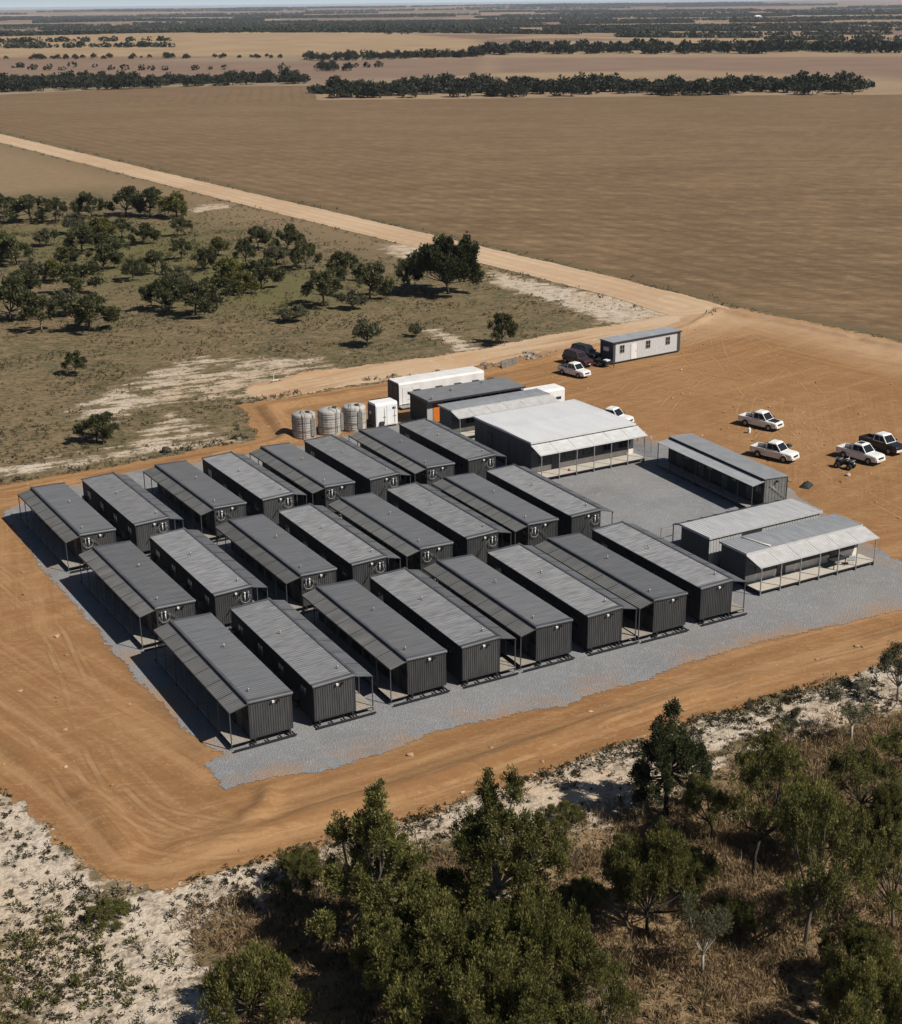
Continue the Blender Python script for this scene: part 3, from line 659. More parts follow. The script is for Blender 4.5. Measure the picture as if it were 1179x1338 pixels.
    if hoses:
        for q in (0, 1):
            xx = (s*(hx-.35))-s*q*.30
            p = MB(); p.tube([(xx, -hy-.11, ZT-.95), (xx, -hy-.11, ZT-.4)], .045, 8); p.tube([(xx, -hy-.11, ZT-.4), (xx, -hy-.11, ZT-.30), (xx, -hy-.11, ZT-.26)], [.075, .075, .03], 10)
            p.build("vent_pipe", M['cap_white' if q else 'hose'], t)
        c = (s*(hx-.58), -hy-.13, ZT-.72); h = MB()
        h.tube([(c[0]+.40*math.cos(a), c[1]-.02*math.sin(3*a), c[2]+.40*math.sin(a)) for a in np.linspace(R_(170), R_(390), 16)], .026, 7)
        h.tube([(c[0]-.28*s, c[1], c[2]+.3), (c[0]-.8*s, c[1], c[2]-.1), (c[0]-1.6*s, c[1], c[2]-1.1)], .025, 6, mi=1)
        h.build("hose_loop", [M['hose'], M['pipe']], t)
    return t
ROWS = [   # (x, y, degrees) of each near left corner
    ("front", [(28.1, 75.58, .03), (32.65, 75.63, -.23), (39.65, 75.82, -.47), (43.9, 75.72, -1.1), (49.92, 75.67, -.87), (54.24, 75.48, -1.4), (59.95, 75.21, -1.29), (64.46, 75.29, -1.31)]),
    ("middle", [(27.94, 92.93, 1.3), (32.59, 93.19, .64), (39.65, 93.16, .64), (44.11, 93.25, .08), (50.26, 93.3, .3), (54.77, 93.52, -.37), (60.72, 93.48, -.67), (65.11, 93.36, -1.08)]),
    ("back", [(27.46, 110.87, 1.44), (32.25, 111.05, 1.6), (39.47, 111.33, 1.51), (44.09, 111.32, 1.13), (50.25, 111.47, .69), (54.83, 111.38, .34), (60.93, 111.55, -.52), (65.6, 111.63, -.57)])]
ORD = ["first", "second", "third", "fourth", "fifth", "sixth", "seventh", "eighth", "ninth", "tenth", "eleventh", "twelfth", "thirteenth", "fourteenth"]
protos = {}
for row, lst in ROWS:
    for i, (x, y, dg) in enumerate(lst):
        s = -1 if i % 2 == 0 else 1; key = (s, row != "front")
        if key not in protos: protos[key] = o = make_cabin(*key)
        else: o = copy_tree(protos[key])
        a = R_(dg); c = Vector((x, y))+Vector((math.cos(a)*hx-math.sin(a)*hy, math.sin(a)*hx+math.cos(a)*hy))
        o.location = (c.x, c.y, .055); o.rotation_euler.z = a
        pos = {0: "leftmost", 7: "rightmost"}.get(i, ORD[i])
        lab = f"{pos} dark grey cabin " + ("" if i in (0, 7) else "from the left ") + f"in the {row} row, {'left' if s < 0 else 'right'} side awning"
        tag(o, lab, "cabin", "dark cabins in three rows on the gravel")

# ------------------------------------------------------------------ other buildings
def ribbed_y(x0, x1, y0, y1, z0, z1, pitch=.3, rib=.03, th=.06):
    """roof sheet whose ribs run along y from z0 (at y0) to z1 (at y1)"""
    m = MB(); n = int(round((x1-x0)/pitch)); p = (x1-x0)/n; prof = []
    for i in range(n):
        x = x0+i*p; prof += [(x, 0), (x+p*.6, 0), (x+p*.72, rib), (x+p*.88, rib)]
    prof.append((x1, 0)); vs = []; fs = []
    for (x, d) in prof: vs += [(x, y0, z0+d), (x, y1, z1+d)]
    for i in range(len(prof)-1): fs.append((2*i, 2*i+2, 2*i+3, 2*i+1))
    m.add(vs, fs)
    m.hexa([(x0, y0, z0-th), (x1, y0, z0-th), (x1, y1, z1-th), (x0, y1, z1-th), (x0, y0, z0-.004), (x1, y0, z0-.004), (x1, y1, z1-.004), (x0, y1, z1-.004)])
    return m
def front_window(t, x, y, zc, w_=1.1, h_=.9, fm='trim'):
    f = MB(); b = .05
    f.box(x-w_/2, x+w_/2, y-.035, y, zc-h_/2, zc-h_/2+b); f.box(x-w_/2, x+w_/2, y-.035, y, zc+h_/2-b, zc+h_/2)
    f.box(x-w_/2, x-w_/2+b, y-.035, y, zc-h_/2+b, zc+h_/2-b); f.box(x+w_/2-b, x+w_/2, y-.035, y, zc-h_/2+b, zc+h_/2-b); f.box(x-.025, x+.025, y-.035, y, zc-h_/2+b, zc+h_/2-b)
    fr = f.build("window", M[fm], t); g = MB(); g.box(x-w_/2+b, x-.025, y-.02, y-.004, zc-h_/2+b, zc+h_/2-b); g.box(x+.025, x+w_/2-b, y-.02, y-.004, zc-h_/2+b, zc+h_/2-b)
    g.build("pane", M['glass'], fr)
def front_door(t, x, y, z0, w_=.95, h_=2.05, m_='door'):
    d = MB(); d.box(x-w_/2, x+w_/2, y-.04, y, z0, z0+h_); o = d.build("door", M[m_], t)
    k = MB(); k.box(x+w_/2-.14, x+w_/2-.1, y-.09, y-.04, z0+.95, z0+1.1); k.build("handle", M['galv'], o)
def veranda_building(name, label, x0, x1, y0, y1, zt, rise, roofm, depth, zva, zvo, verm, wallm, sunlit_band=.5, zb=.45, npost=6, doors=(), wins=(), deckm='deck_pale', back_drop=0):
    """long building, veranda and deck along its near (-y) wall; coordinates relative to the middle of the base"""
    cx, cy_ = (x0+x1)/2, (y0+y1)/2
    t = empty(name, (cx, cy_, .055), 0, label, "building"); X0, X1, Y0, Y1 = x0-cx, x1-cx, y0-cy_, y1-cy_
    w_ = MB(); w_.box(X0, X1, Y0, Y1, zb, zt, 0)
    for k in range(1, 10):                              # cladding joints
        x = X0+k*(X1-X0)/10; w_.box(x-.02, x+.02, Y0-.012, Y0, zb+sunlit_band, zt-.05, 1)
    for k in range(1, 8):
        y = Y0+k*(Y1-Y0)/8; w_.box(X0-.012, X0, y-.02, y+.02, zb, zt-.05, 1)
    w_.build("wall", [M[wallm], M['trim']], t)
    if sunlit_band:
        s_ = MB(); s_.box(X0+.01, X1-.01, Y0-.03, Y0-.013, zb+.002, zb+sunlit_band); s_.build("sunlit_wall_band", M['sunlit_band'], t)  # painted strip of sun along the foot of the front wall
    r = ribbed_y(X0-.1, X1+.1, Y0-.12, (Y0+Y1)/2, zt+.07, zt+.07+rise); r2 = ribbed_y(X0-.1, X1+.1, (Y0+Y1)/2+.004, Y1+.12, zt+.07+rise, zt+.07)
    st = len(r.v); r.v += r2.v; r.f += [[i+st for i in f] for f in r2.f]; r.m += r2.m; r.sm += r2.sm
    roof = r.build("roof", M[roofm], t)
    fa = MB(); fa.box(X0-.14, X1+.14, Y0-.19, Y0-.124, zt-.08, zt+.12); fa.box(X0-.16, X0-.103, Y0-.12, Y1+.14, zt-.06, zt+.13); fa.box(X1+.103, X1+.16, Y0-.12, Y1+.14, zt-.06, zt+.13)
    fa.build("fascia", M[verm], roof)
    if depth:
        n = 6; lx = (X1-X0+.5)/n; aw = MB()
        for k in range(n):
            xx0 = X0-.15+k*lx; rr = ribbed_y(xx0, xx0+lx-.035, Y0-depth, Y0-.2, zvo, zva, pitch=.28, rib=.022, th=.04)
            st = len(aw.v); aw.v += rr.v; aw.f += [[i+st for i in f] for f in rr.f]; aw.m += rr.m; aw.sm += rr.sm
        aw.box(X0-.15, X1+.35, Y0-depth-.05, Y0-depth-.002, zvo-.09, zvo+.02)
        aw.build("awning", M[verm], t)
        d = MB()
        for k in range(int(depth/.16)):
            y = Y0-.035-(k+1)*.16; d.box(X0, X1+.2, y, y+.148, zb-.06, zb)
        d.box(X0+.05, X1+.15, Y0-depth+.08, Y0-.05, zb-.2, zb-.065, 1)
        for k in range(npost): x = X0+.1+k*(X1-X0)/(npost-1); d.box(x-.06, x+.06, Y0-depth+.15, Y0-depth+.3, .0, zb-.2, 1)
        d.build("deck", [M[deckm], M['skid']], t)
        for k in range(npost):
            x = X0+.08+k*(X1-X0)/(npost-1); p = MB(); p.box(x-.035, x+.035, Y0-depth+.01, Y0-depth+.08, .02, zvo-.09)
            p.box(x-.03, x+.03, Y0-depth+.09, Y0-.22, zvo-.13, zvo-.09); p.build("post", M['galv'], t)
    u = MB()
    for k in range(6):
        x = X0+.3+k*(X1-X0-.9)/5; u.box(x, x+.3, Y0+.05, Y1-.05, 0, zb-.002)
    u.build("footing", M['skid'], t)
    for x in doors: front_door(t, x, Y0-.031, zb+.01)
    for x in wins: front_window(t, x, Y0-.031, 1.75)
    return t
hall = veranda_building("mess_hall", "large hall with a broad white roof, white awning and deck facing the gravel court", 72.7, 85.3, 111.5, 122.4, 3.6, .12, 'roof_white', 1.85, 3.42, 2.85, 'ver_white', 'wall_shaded_slate', sunlit_band=.55, npost=7, doors=(-3.4,), wins=(-4.9, -1.7, .6, 3.0, 4.9))
# side door set back in the left wall of the hall
d = MB(); d.box(-6.36, -6.312, 1.9, 2.9, .5, 2.7); d.build("door", M['trim'], hall)
grey = veranda_building("grey_building", "long grey roofed building with pale awning between the slate office and the white hall", 72.9, 85.5, 127.6, 130.3, 3.0, .05, 'roof_grey', 1.7, 2.98, 2.6, 'ver_pale', 'wall_shaded_slate', sunlit_band=.45, npost=6, doors=(-2, 3), wins=(-4, 0.5, 5))
deckb = veranda_building("deck_building", "grey roofed building with pale awning and long deck at the right end of the gravel", 72.0, 84.4, 78.9, 81.9, 3.0, .04, 'roof_grey', 1.85, 2.95, 2.5, 'ver_pale', 'wall_shaded_slate', sunlit_band=.62, npost=7, doors=(-2.4, 3.4), wins=(-4.6, .6, 5.2))
# torn strip of pale tape lying over its roof
st = MB(); st.tube([(-4.3, 1.3, 3.14), (-4.0, .4, 3.15), (-3.9, -.6, 3.17), (-3.6, -1.4, 3.16)], .06, 6); st.build("roof_tape", M['cap_white'], deckb)

# pale building behind the deck building: no front veranda, awning at its back
pb = veranda_building("pale_building", "pale cream grey building with a light ribbed roof directly behind the deck building", 71.8, 84.0, 83.2, 86.8, 3.0, .03, 'roof_pale', 0, 0, 0, 'roof_pale', 'wall_shaded_slate', sunlit_band=0, npost=2)  # side walls painted as shade in slate; front keeps its pale colour
q = MB(); ribbed_wall(q, -6.08, 6.08, -1.815, .46, 2.98, -1, pitch=.3, rib=.03); q.build("front_cladding", M['wall_pale'], pb)
q = MB(); q.box(-2.6, -.5, -1.92, -1.86, 2.35, 2.75); q.build("window", M['trim'], pb)
q = MB(); q.hexa([(-6, 1.95, 2.9), (6, 1.95, 2.9), (6, 3.2, 2.55), (-6, 3.2, 2.55), (-6, 1.95, 2.95), (6, 1.95, 2.95), (6, 3.2, 2.6), (-6, 3.2, 2.6)])
for k in range(9): x = -5.8+k*1.42; q.hexa([(x, 1.95, 2.955), (x+.1, 1.95, 2.955), (x+.1, 3.2, 2.605), (x, 3.2, 2.605), (x, 1.95, 3.0), (x+.1, 1.95, 3.0), (x+.1, 3.2, 2.65), (x, 3.2, 2.65)])
q.build("awning", M['ver_dark'], pb)
for x in (-5.9, -2, 2, 5.9): p = MB(); p.box(x-.035, x+.035, 3.1, 3.17, .02, 2.55); p.build("post", M['galv'], pb)
q = MB()
for z in (.9, 1.6): q.box(-7.25, -6.05, 3.1, 3.14, z, z+.05)
q.box(-7.25, -7.19, 3.08, 3.14, 0, 2.5); q.box(-7.25, -6.05, 3.1, 3.14, 2.45, 2.5); q.build("side_rail", M['galv'], pb)

# long dark cabin at the right of the court, awning to the left
lc = empty("court_cabin", (87.55, 99.7, .055), R_(-3.8), "long slate grey cabin alone at the right of the gravel court, awning at left", "building")
LL, LW = 15.4, 2.7; ax, ay = LW/2, LL/2
b = MB(); b.box(-ax+.03, ax-.03, -ay+.06, ay-.06, .4, 3.0, 0); ribbed_wall(b, -ax+.09, ax-.09, -ay+.055, .46, 2.98, -1, mi=1, pitch=.35, rib=.03); ribbed_wall(b, -ax+.09, ax-.09, ay-.055, .46, 2.98, 1, mi=1)
for ex in (-1, 1):
    for ey in (-1, 1): b.box(*sorted((ex*ax, ex*(ax-.09))), *sorted((ey*ay, ey*(ay-.09))), .38, 2.99, 2)
b.build("body", [M['wall_dark'], mat("court_end_wall", (.15, .148, .14), .55, var=.12), M['trim']], lc)
rr = ribbed_roof(-ax-.06, ax+.06, 3.12, 3.02, -ay-.05, ay+.05); rr.build("roof", mat("court_roof_sheet", (.20, .207, .22), .5, var=.08, vscale=.8), lc)
aw = MB()
for k in range(8):
    y0 = -ay-.05+k*1.94; r1 = ribbed_roof(-ax-1.35, -ax-.02, 2.62, 2.88, y0, y0+1.9, pitch=.22, rib=.02, th=.035)
    s0 = len(aw.v); aw.v += r1.v; aw.f += [[i+s0 for i in f] for f in r1.f]; aw.m += r1.m; aw.sm += r1.sm
aw.build("awning", M['roof_grey'], lc)
for k in range(8): y = -ay+.05+k*(LL-.1)/7; p = MB(); p.box(-ax-1.33, -ax-1.27, y-.03, y+.03, .02, 2.58); p.build("post", M['post'], lc)
q = MB()
for k in range(7): q.box(-ax-1.3+k*.18, -ax-1.3+k*.18+.165, -ay, ay, .34, .39)
q.build("deck", M['deck'], lc)
q = MB()
for ey in np.linspace(-ay+.3, ay-.6, 7): q.box(-ax, ax, ey, ey+.3, 0, .395)
q.build("footing", M['skid'], lc)
q = MB(); q.tube([(-.7, -ay-.08, 2.4), (1.2, -ay-.08, .9)], .025, 6); q.build("brace", M['galv'], lc)
l = MB(); l.hexa([(-.1, -ay-.2, 2.62), (.1, -ay-.2, 2.62), (.08, -ay-.04, 2.66), (-.08, -ay-.04, 2.66), (-.1, -ay-.22, 2.78), (.1, -ay-.22, 2.78), (.08, -ay-.04, 2.8), (-.08, -ay-.04, 2.8)]); l.build("flood_lamp", M['black'], lc)
for y in (-5.6, -1.8, 2.0, 5.8): cabin_door(lc, -ax+.03, y, -1); cabin_window(lc, -ax+.03, y-1.3, 1.9, .9, .7, -1)

# slate roofed office with the orange panel
of = empty("slate_office", (78.9, 134.75, .04), 0, "slate roofed office block with a bright orange wall panel at its left front", "building")
b = MB(); b.box(-6.25, 6.25, -1.95, 1.95, .35, 2.85, 0); b.build("wall", M['wall_dark'], of)
r = MB(); r.hexa([(-6.4, -2.6, 2.86), (6.4, -2.6, 2.86), (6.4, 2.1, 2.98), (-6.4, 2.1, 2.98), (-6.4, -2.6, 3.0), (6.4, -2.6, 3.0), (6.4, 2.1, 3.12), (-6.4, 2.1, 3.12)]); rf = r.build("roof", M['roof_office'], of)
r = MB(); r.box(-6.44, 6.44, -2.66, -2.605, 2.82, 3.02); r.box(-6.46, -6.405, -2.6, 2.14, 2.84, 3.14); r.build("fascia", M['trim'], rf)
for (vx, vy) in ((-5.6, -2.0), (-1.9, 0), (2.8, 1.0)):
    v = MB(); v.tube([(vx, vy, 3.0), (vx, vy, 3.3)], .07, 8); v.tube([(vx, vy, 3.3), (vx, vy, 3.42)], [.16, .05], 10); v.build("roof_vent", M['galv'], of)
b = MB(); b.box(-5.45, -4.2, -2.06, -1.955, .36, 2.84); b.build("orange_panel", M['orange'], of)
b = MB(); b.box(-6.22, -5.5, -2.02, -1.955, .36, 2.84); b.build("grey_panel", M['wall_pale'], of)
b = MB(); b.box(-3.2, 6.2, -2.55, -1.96, .3, .36); b.build("deck", M['deck'], of)
for x in (-2, .4, 3, 6.15): p = MB(); p.box(x-.04, x+.04, -2.55, -2.47, .36, 2.85); p.build("post", M['post'], of)
for x in (-.5, 4.4): front_door(of, x, -1.955, .37)
b = MB(); b.box(-6.2, 6.2, -1.9, 1.9, 0, .348); b.build("footing", M['skid'], of)
for x in (-5.2, -2.3, .2, 2.6, 4.6):
    a = MB(); a.box(x-.4, x+.4, 1.96, 2.35, 2.35, 3.2); o = a.build("air_conditioner", M['wall_end'], of)
    f = MB(); f.tube([(x, 2.36, 2.8), (x, 2.40, 2.8)], .28, 12); f.build("fan_grille", M['black'], o)

# white long container with rounded roof edge
def rounded_container(name, label, cx, cy_, L, W, z0, zt, cat, wallm='white'):
    t = empty(name, (cx, cy_, .04), 0, label, cat); b = MB(); hw = W/2; secs = []
    for x in (-L/2, L/2):
        secs.append([(x, -hw, z0), (x, -hw, zt-.22), (x, -hw+.07, zt-.07), (x, -hw+.22, zt), (x, hw-.22, zt), (x, hw-.07, zt-.07), (x, hw, zt-.22), (x, hw, z0)])
    b.loft(secs); b.build("body", M[wallm], t)
    u = MB()
    for y in (-hw+.2, hw-.35): u.box(-L/2+.1, L/2-.1, y, y+.15, .0, z0-.002)
    u.build("chassis", M['skid'], t); return t
lcn = rounded_container("white_container", "long white flat sided container beside the sandy track, behind the slate roofed office", 79.4, 142.6, 11.6, 2.9, .35, 2.95, "container", 'white_dirty')
e = MB(); e.box(-5.83, -5.803, -1.35, 1.35, .4, 2.8); e.build("end_panel", M['wall_shaded_slate'], lcn)
for y in (-.65, .65): dd = MB(); dd.box(-5.87, -5.832, y-.6, y+.6, .45, 2.7); dd.build("door", M['wall_shaded_slate'], lcn)
for x in (-4.9, -3.6): dd = MB(); dd.box(x-.45, x+.45, -1.49, -1.452, .4, 2.4); dd.build("door", M['white_dirty'], lcn)
dd = MB(); dd.box(-6.0, -2.9, -2.5, -1.5, .2, .3); dd.tube([(-5.2, -2.45, .3), (-5.2, -2.45, 1.2), (-3, -2.45, 1.2), (-3, -2.45, .3)], .03, 6); dd.build("landing", M['galv'], lcn)
wb = rounded_container("white_box_container", "small white container standing alone behind the far right end of the pale awning building", 87.4, 131.9, 4.8, 2.4, .2, 2.55, "container")
dd = MB(); dd.box(2.403, 2.43, -1.05, 1.05, .3, 2.3); dd.build("door", M['white_dirty'], wb); dd = MB(); dd.box(1.2, 1.9, -1.24, -1.203, 1.3, 1.6); dd.build("vent", M['trim'], wb)
cu = rounded_container("white_plant_box", "small cubic white box container beside the three water tanks", 68.7, 135.85, 2.7, 2.0, .25, 2.85, "container")
e = MB(); e.box(-1.38, -1.353, -.95, .95, .3, 2.6); e.build("end_panel", M['wall_shaded_slate'], cu); e = MB(); e.box(-1.41, -1.382, .1, .5, 1.5, 1.8); e.build("sign_plate", M['cap_white'], cu)
for x in (-.65, .62):
    dd = MB(); dd.box(x-.6, x+.6, -1.04, -1.002, .35, 2.55); o = dd.build("door", M['white'], cu)
    k = MB(); k.tube([(x+.35, -1.07, .5), (x+.35, -1.07, 2.4)], .02, 6); k.box(x+.2, x+.5, -1.075, -1.041, 1.2, 1.3); k.build("latch", M['galv'], o)
k = MB(); k.box(-.95, -.45, -1.25, -1.045, .3, .8); k.build("junction_box", M['trim'], cu)
k = MB(); k.box(.7, 1.1, -1.07, -1.043, 2.05, 2.3); k.build("vent", M['trim'], cu)

# three water tanks
def make_tank():
    t = empty("water_tank", (0, 0, 0)); b = MB(); r = 1.28; n = 28; prof = [(r, 0), (r, .1)]
    for k in range(9): z = .15+k*.27; prof += [(r, z), (r+.025, z+.05), (r+.025, z+.15), (r, z+.2)]
    prof += [(r, 2.62), (r-.08, 2.7), (r*.5, 2.86), (.28, 2.93)]
    vs = []; fs = []
    for (q, z) in prof:
        for k in range(n): a = 2*math.pi*k/n; vs.append((q*math.cos(a), q*math.sin(a), z))
    for i in range(len(prof)-1):
        for k in range(n): k2 = (k+1) % n; fs.append((i*n+k, i*n+k2, (i+1)*n+k2, (i+1)*n+k))
    fs.append(tuple((len(prof)-1)*n+k for k in range(n))); b.add(vs, fs, 0, True); b.build("shell", M['tank'], t)
    l = MB(); l.tube([(.25, -.5, 2.82), (.25, -.5, 2.98)], .26, 14); l.build("lid", M['trim'], t)
    p = MB(); p.tube([(-.45, -.3, 2.85), (-.45, -.3, 3.08), (-.5, -1.36, 3.0), (-.5, -1.38, .3)], .045, 8); p.tube([(.55, -1.25, .25), (.55, -1.25, 2.6), (.5, -.7, 2.9)], .035, 8); p.tube([(-1.34, .1, .2), (-1.36, .1, 2.4), (-1.0, .1, 2.85)], .03, 8)
    p.build("pipe", M['hose'], t)
    for z in (.9, 1.9): s_ = MB(); s_.tube([(1.33*math.cos(a), 1.33*math.sin(a), z) for a in np.linspace(0, 2*math.pi, 29)], .02, 5, caps=False); s_.build("strap", M['pipe'], t)
    g = MB(); g.box(.25, .75, -1.36, -1.2, .35, 2.3); g.build("gauge_panel", M['timber'], t)
    return t
tk = None
for (x, y, rz, lab) in ((59.35, 136.5, 0, "leftmost grey water tank standing apart from the other two by the orange bank"), (62.4, 136.4, .5, "middle grey water tank with a dark gauge panel"), (65.4, 136.3, -.35, "right hand grey water tank, next to the white box container")):
    if tk is None: tk = o = make_tank()
    else: o = copy_tree(tk)
    o.location = (x, y, .03); o.rotation_euler.z = rz; tag(o, lab, "water tank", "water tanks behind the back row")

# site office hut
si = empty("site_hut", (112.8, 146.6, .03), R_(4.5), "long white site hut with grey roof on the far edge of the orange pad", "hut")
b = MB(); b.box(-5.9, 5.9, -1.3, 1.3, .2, 2.85, 0); b.build("wall", M['wall_shaded_slate'], si)
b = MB(); ribbed_wall(b, -5.5, 5.3, -1.312, .3, 2.7, -1, pitch=.4, rib=.012); b.build("front_panel", mat("hut_panel", (.47, .47, .465), .5, var=.06), si)
r = MB(); r.hexa([(-6, -1.42, 2.85), (6, -1.42, 2.85), (6, 1.42, 2.9), (-6, 1.42, 2.9), (-6, -1.42, 2.97), (6, -1.42, 2.97), (6, 1.42, 3.02), (-6, 1.42, 3.02)]); rf = r.build("roof", M['roof_grey'], si)
r = MB(); r.box(-6.03, 6.03, -1.47, -1.425, 2.78, 2.98); r.build("fascia", M['trim'], rf)
for x in (-4.4, .1, 3.6):
    front_window(si, x, -1.33, 1.9, .8, 1.05, 'frame_al'); q = MB(); q.box(x-.35, x+.35, -1.368, -1.366, 1.87, 1.92); q.build("glazing_bar", M['frame_al'], si)
front_door(si, -2.4, -1.33, .32, m_='white_dirty')
a = MB(); a.box(-6.2, -5.91, -.5, .3, 1.7, 2.2); a.build("air_conditioner", M['cap_white'], si)
b = MB(); b.box(-5.8, 5.8, -1.2, 1.2, 0, .198); b.build("footing", M['skid'], si)

# ------------------------------------------------------------------ vehicles
def car_paint(name, col): return mat(name, col, .28, 0, spec=.5, var=.06, vscale=1.2)
P_WHITE = car_paint("white_car_paint", (.72, .72, .70)); P_SILVER = car_paint("silver_car_paint", (.46, .46, .45)); P_BLACK = car_paint("black_car_paint", (.016, .016, .018)); P_MAROON = car_paint("maroon_car_paint", (.05, .018, .022))
LAMP = mat("lamp_lens", (.55, .55, .52), .2); TAIL = mat("tail_lens", (.25, .02, .02), .3); RIM = mat("wheel_rim", (.30, .30, .30), .4, .6)
TRAY = mat("tray_liner", (.03, .03, .032), .7); PLATE = mat("number_plate_blank", (.6, .58, .4), .5)
def vehicle(name, label, cat, loc, rz, paint, style='pickup', bonnet=None, roofm=None, tray='open', group=None, bumper=None, sunroof=False, sc=1.0):
    sc *= .93
    t = empty(name, (*loc, .035), rz, label, cat, group, (sc, sc, sc*1.08))
    def sec(x, w_, z0, zt, sh=.10):
        return [(x, -w_*.96, z0), (x, -w_, z0+.16), (x, -w_, zt-sh), (x, -w_*.93, zt-.02), (x, -w_*.8, zt), (x, w_*.8, zt), (x, w_*.93, zt-.02), (x, w_, zt-sh), (x, w_, z0+.16), (x, w_*.96, z0)]
    b = MB(); rear = -2.6; front = 2.55
    rear_top = 1.08 if style != 'pickup' else .74
    cabr = -.72 if style == 'pickup' else -2.35
    if style == 'pickup':
        b.loft([sec(-2.6, .84, .5, .74), sec(-1.5, .9, .4, .74), sec(-.76, .92, .36, .74)], 0)
        for s in (-1, 1):
            b.hexa([(-2.6, s*.84-.04, .74), (-.76, s*.9-.04, .74), (-.76, s*.9+.04, .74), (-2.6, s*.84+.04, .74), (-2.6, s*.84-.05, 1.1), (-.76, s*.89-.05, 1.12), (-.76, s*.89+.05, 1.12), (-2.6, s*.84+.05, 1.1)])
        b.box(-2.64, -2.58, -.86, .86, .55, 1.1)
        b.loft([sec(-.76, .92, .36, 1.1), sec(.2, .93, .34, 1.1), sec(1.0, .93, .34, 1.1), sec(1.2, .93, .36, 1.08), sec(2.1, .91, .38, 1.04), sec(2.46, .86, .42, .98), sec(2.58, .78, .46, .88)], 0)
    else:
        b.loft([sec(-2.45, .76, .5, 1.0), sec(-2.35, .86, .42, 1.1), sec(-1.5, .92, .36, 1.12), sec(.2, .93, .34, 1.1), sec(1.0, .93, .34, 1.1), sec(1.2, .93, .36, 1.08), sec(2.1, .91, .38, 1.04), sec(2.46, .86, .42, .98), sec(2.58, .78, .46, .88)], 0)
    for s in (-1, 1):                                  # wheel arches
        for x in (-1.62, 1.58): b.tube([(x+.47*math.cos(a), s*.93, .38+.47*math.sin(a)) for a in np.linspace(R_(10), R_(170), 9)], .045, 6)
    b.build("body", paint, t)
    if bonnet:
        q = MB(); q.hexa([(1.25, -.7, 1.06), (2.3, -.62, .98), (2.3, .62, .98), (1.25, .7, 1.06), (1.25, -.7, 1.10), (2.3, -.62, 1.035), (2.3, .62, 1.035), (1.25, .7, 1.10)]); q.build("bonnet", bonnet, t)
    # greenhouse
    zt = 1.86; xb0, xb1 = cabr+.02, 1.2; xr0, xr1 = (cabr+.16 if style == 'pickup' else cabr+.32), .50; wb_, wr_ = .86, .70
    c = MB(); mid = 1.77
    c.loft([[(xb0, -wb_, 1.08), (xb1, -wb_, 1.08), (xb1, wb_, 1.08), (xb0, wb_, 1.08)], [(xr0-.03, -wr_-.02, mid), (xr1+.05, -wr_-.02, mid), (xr1+.05, wr_+.02, mid), (xr0-.03, wr_+.02, mid)], [(xr0+.1, -wr_+.1, zt), (xr1-.12, -wr_+.1, zt), (xr1-.12, wr_-.1, zt), (xr0+.1, wr_-.1, zt)]])
    c.build("cabin", roofm or paint, t)
    def pt(u, v, face):
        lo, hi = 1.08, mid; z = lo+(hi-lo)*v; x0 = xb0+(xr0-.03-xb0)*v; x1 = xb1+(xr1+.05-xb1)*v; w_ = wb_+(wr_+.02-wb_)*v; o = .012
        if face == 'f': return (x1+o, (-1+2*u)*w_, z+o)
        if face == 'r': return (x0-o, (-1+2*u)*w_, z+o)
        return (x0+(x1-x0)*u, (w_+o)*(1 if face == 'l' else -1), z)
    def pane(nm, u0, u1, v0, v1, face, skew=0):
        q = MB(); q.add([pt(u0, v0, face), pt(u1, v0, face), pt(u1-skew, v1, face), pt(u0, v1, face)], [(0, 1, 2, 3)])
        q.build(nm, M['glass'], t)
    pane("windscreen", .06, .94, .06, .92, 'f'); pane("rear_window", .1, .9, .2, .88, 'r')
    for face in 'lr'[:1]+'s':
        pane("side_window", .52, .95, .12, .88, face, .05); pane("side_window", .08, .49, .12, .88, face)
    if sunroof: q = MB(); q.box(-.35, .25, -.42, .42, zt, zt+.012); q.build("sunroof", M['glass'], t)
    if style == 'pickup':
        q = MB()
        if tray == 'open': q.box(-2.55, -.78, -.79, .79, .745, .78)
        else: q.loft([[(-2.58, -.84, 1.105), (-.78, -.88, 1.12), (-.78, .88, 1.12), (-2.58, .84, 1.105)], [(-2.5, -.74, 1.2), (-.83, -.8, 1.24), (-.83, .8, 1.24), (-2.5, .74, 1.2)]])
        q.build("tray_liner" if tray == 'open' else "tray_cover", TRAY, t)
        if tray == 'open': q = MB(); q.tube([(-.9, -.8, 1.1), (-.95, -.7, 1.6), (-.95, .7, 1.6), (-.9, .8, 1.1)], .04, 7); q.build("roll_bar", M['black'], t)
    for x in (-1.62, 1.58):
        for s in (-1, 1):
            y = s*.84; q = MB(); q.tube([(x, y-s*.12, .38), (x, y-s*.10, .38), (x, y+s*.08, .38), (x, y+s*.10, .38)], [.36, .40, .40, .36], 18); wo = q.build("wheel", M['black'], t)
            q = MB(); q.tube([(x, y+s*.101, .38), (x, y+s*.115, .38)], [.22, .17], 12); q.build("rim", RIM, wo)
    for s in (-1, 1):
        q = MB(); q.hexa([(2.4, s*.66-.13, .72), (2.57, s*.6-.1, .70), (2.57, s*.6+.1, .70), (2.4, s*.66+.13, .72), (2.4, s*.66-.13, .88), (2.54, s*.6-.1, .84), (2.54, s*.6+.1, .84), (2.4, s*.66+.13, .88)]); q.build("headlight", LAMP, t)
        q = MB(); q.box(-2.68 if style == 'pickup' else -2.5, -2.6 if style == 'pickup' else -2.38, s*.76-.07, s*.76+.07, .72, 1.02); q.build("tail_light", TAIL, t)
        q = MB(); q.box(.98, 1.12, *sorted((s*.9, s*1.1)), 1.1, 1.27); q.build("mirror", M['black'], t)
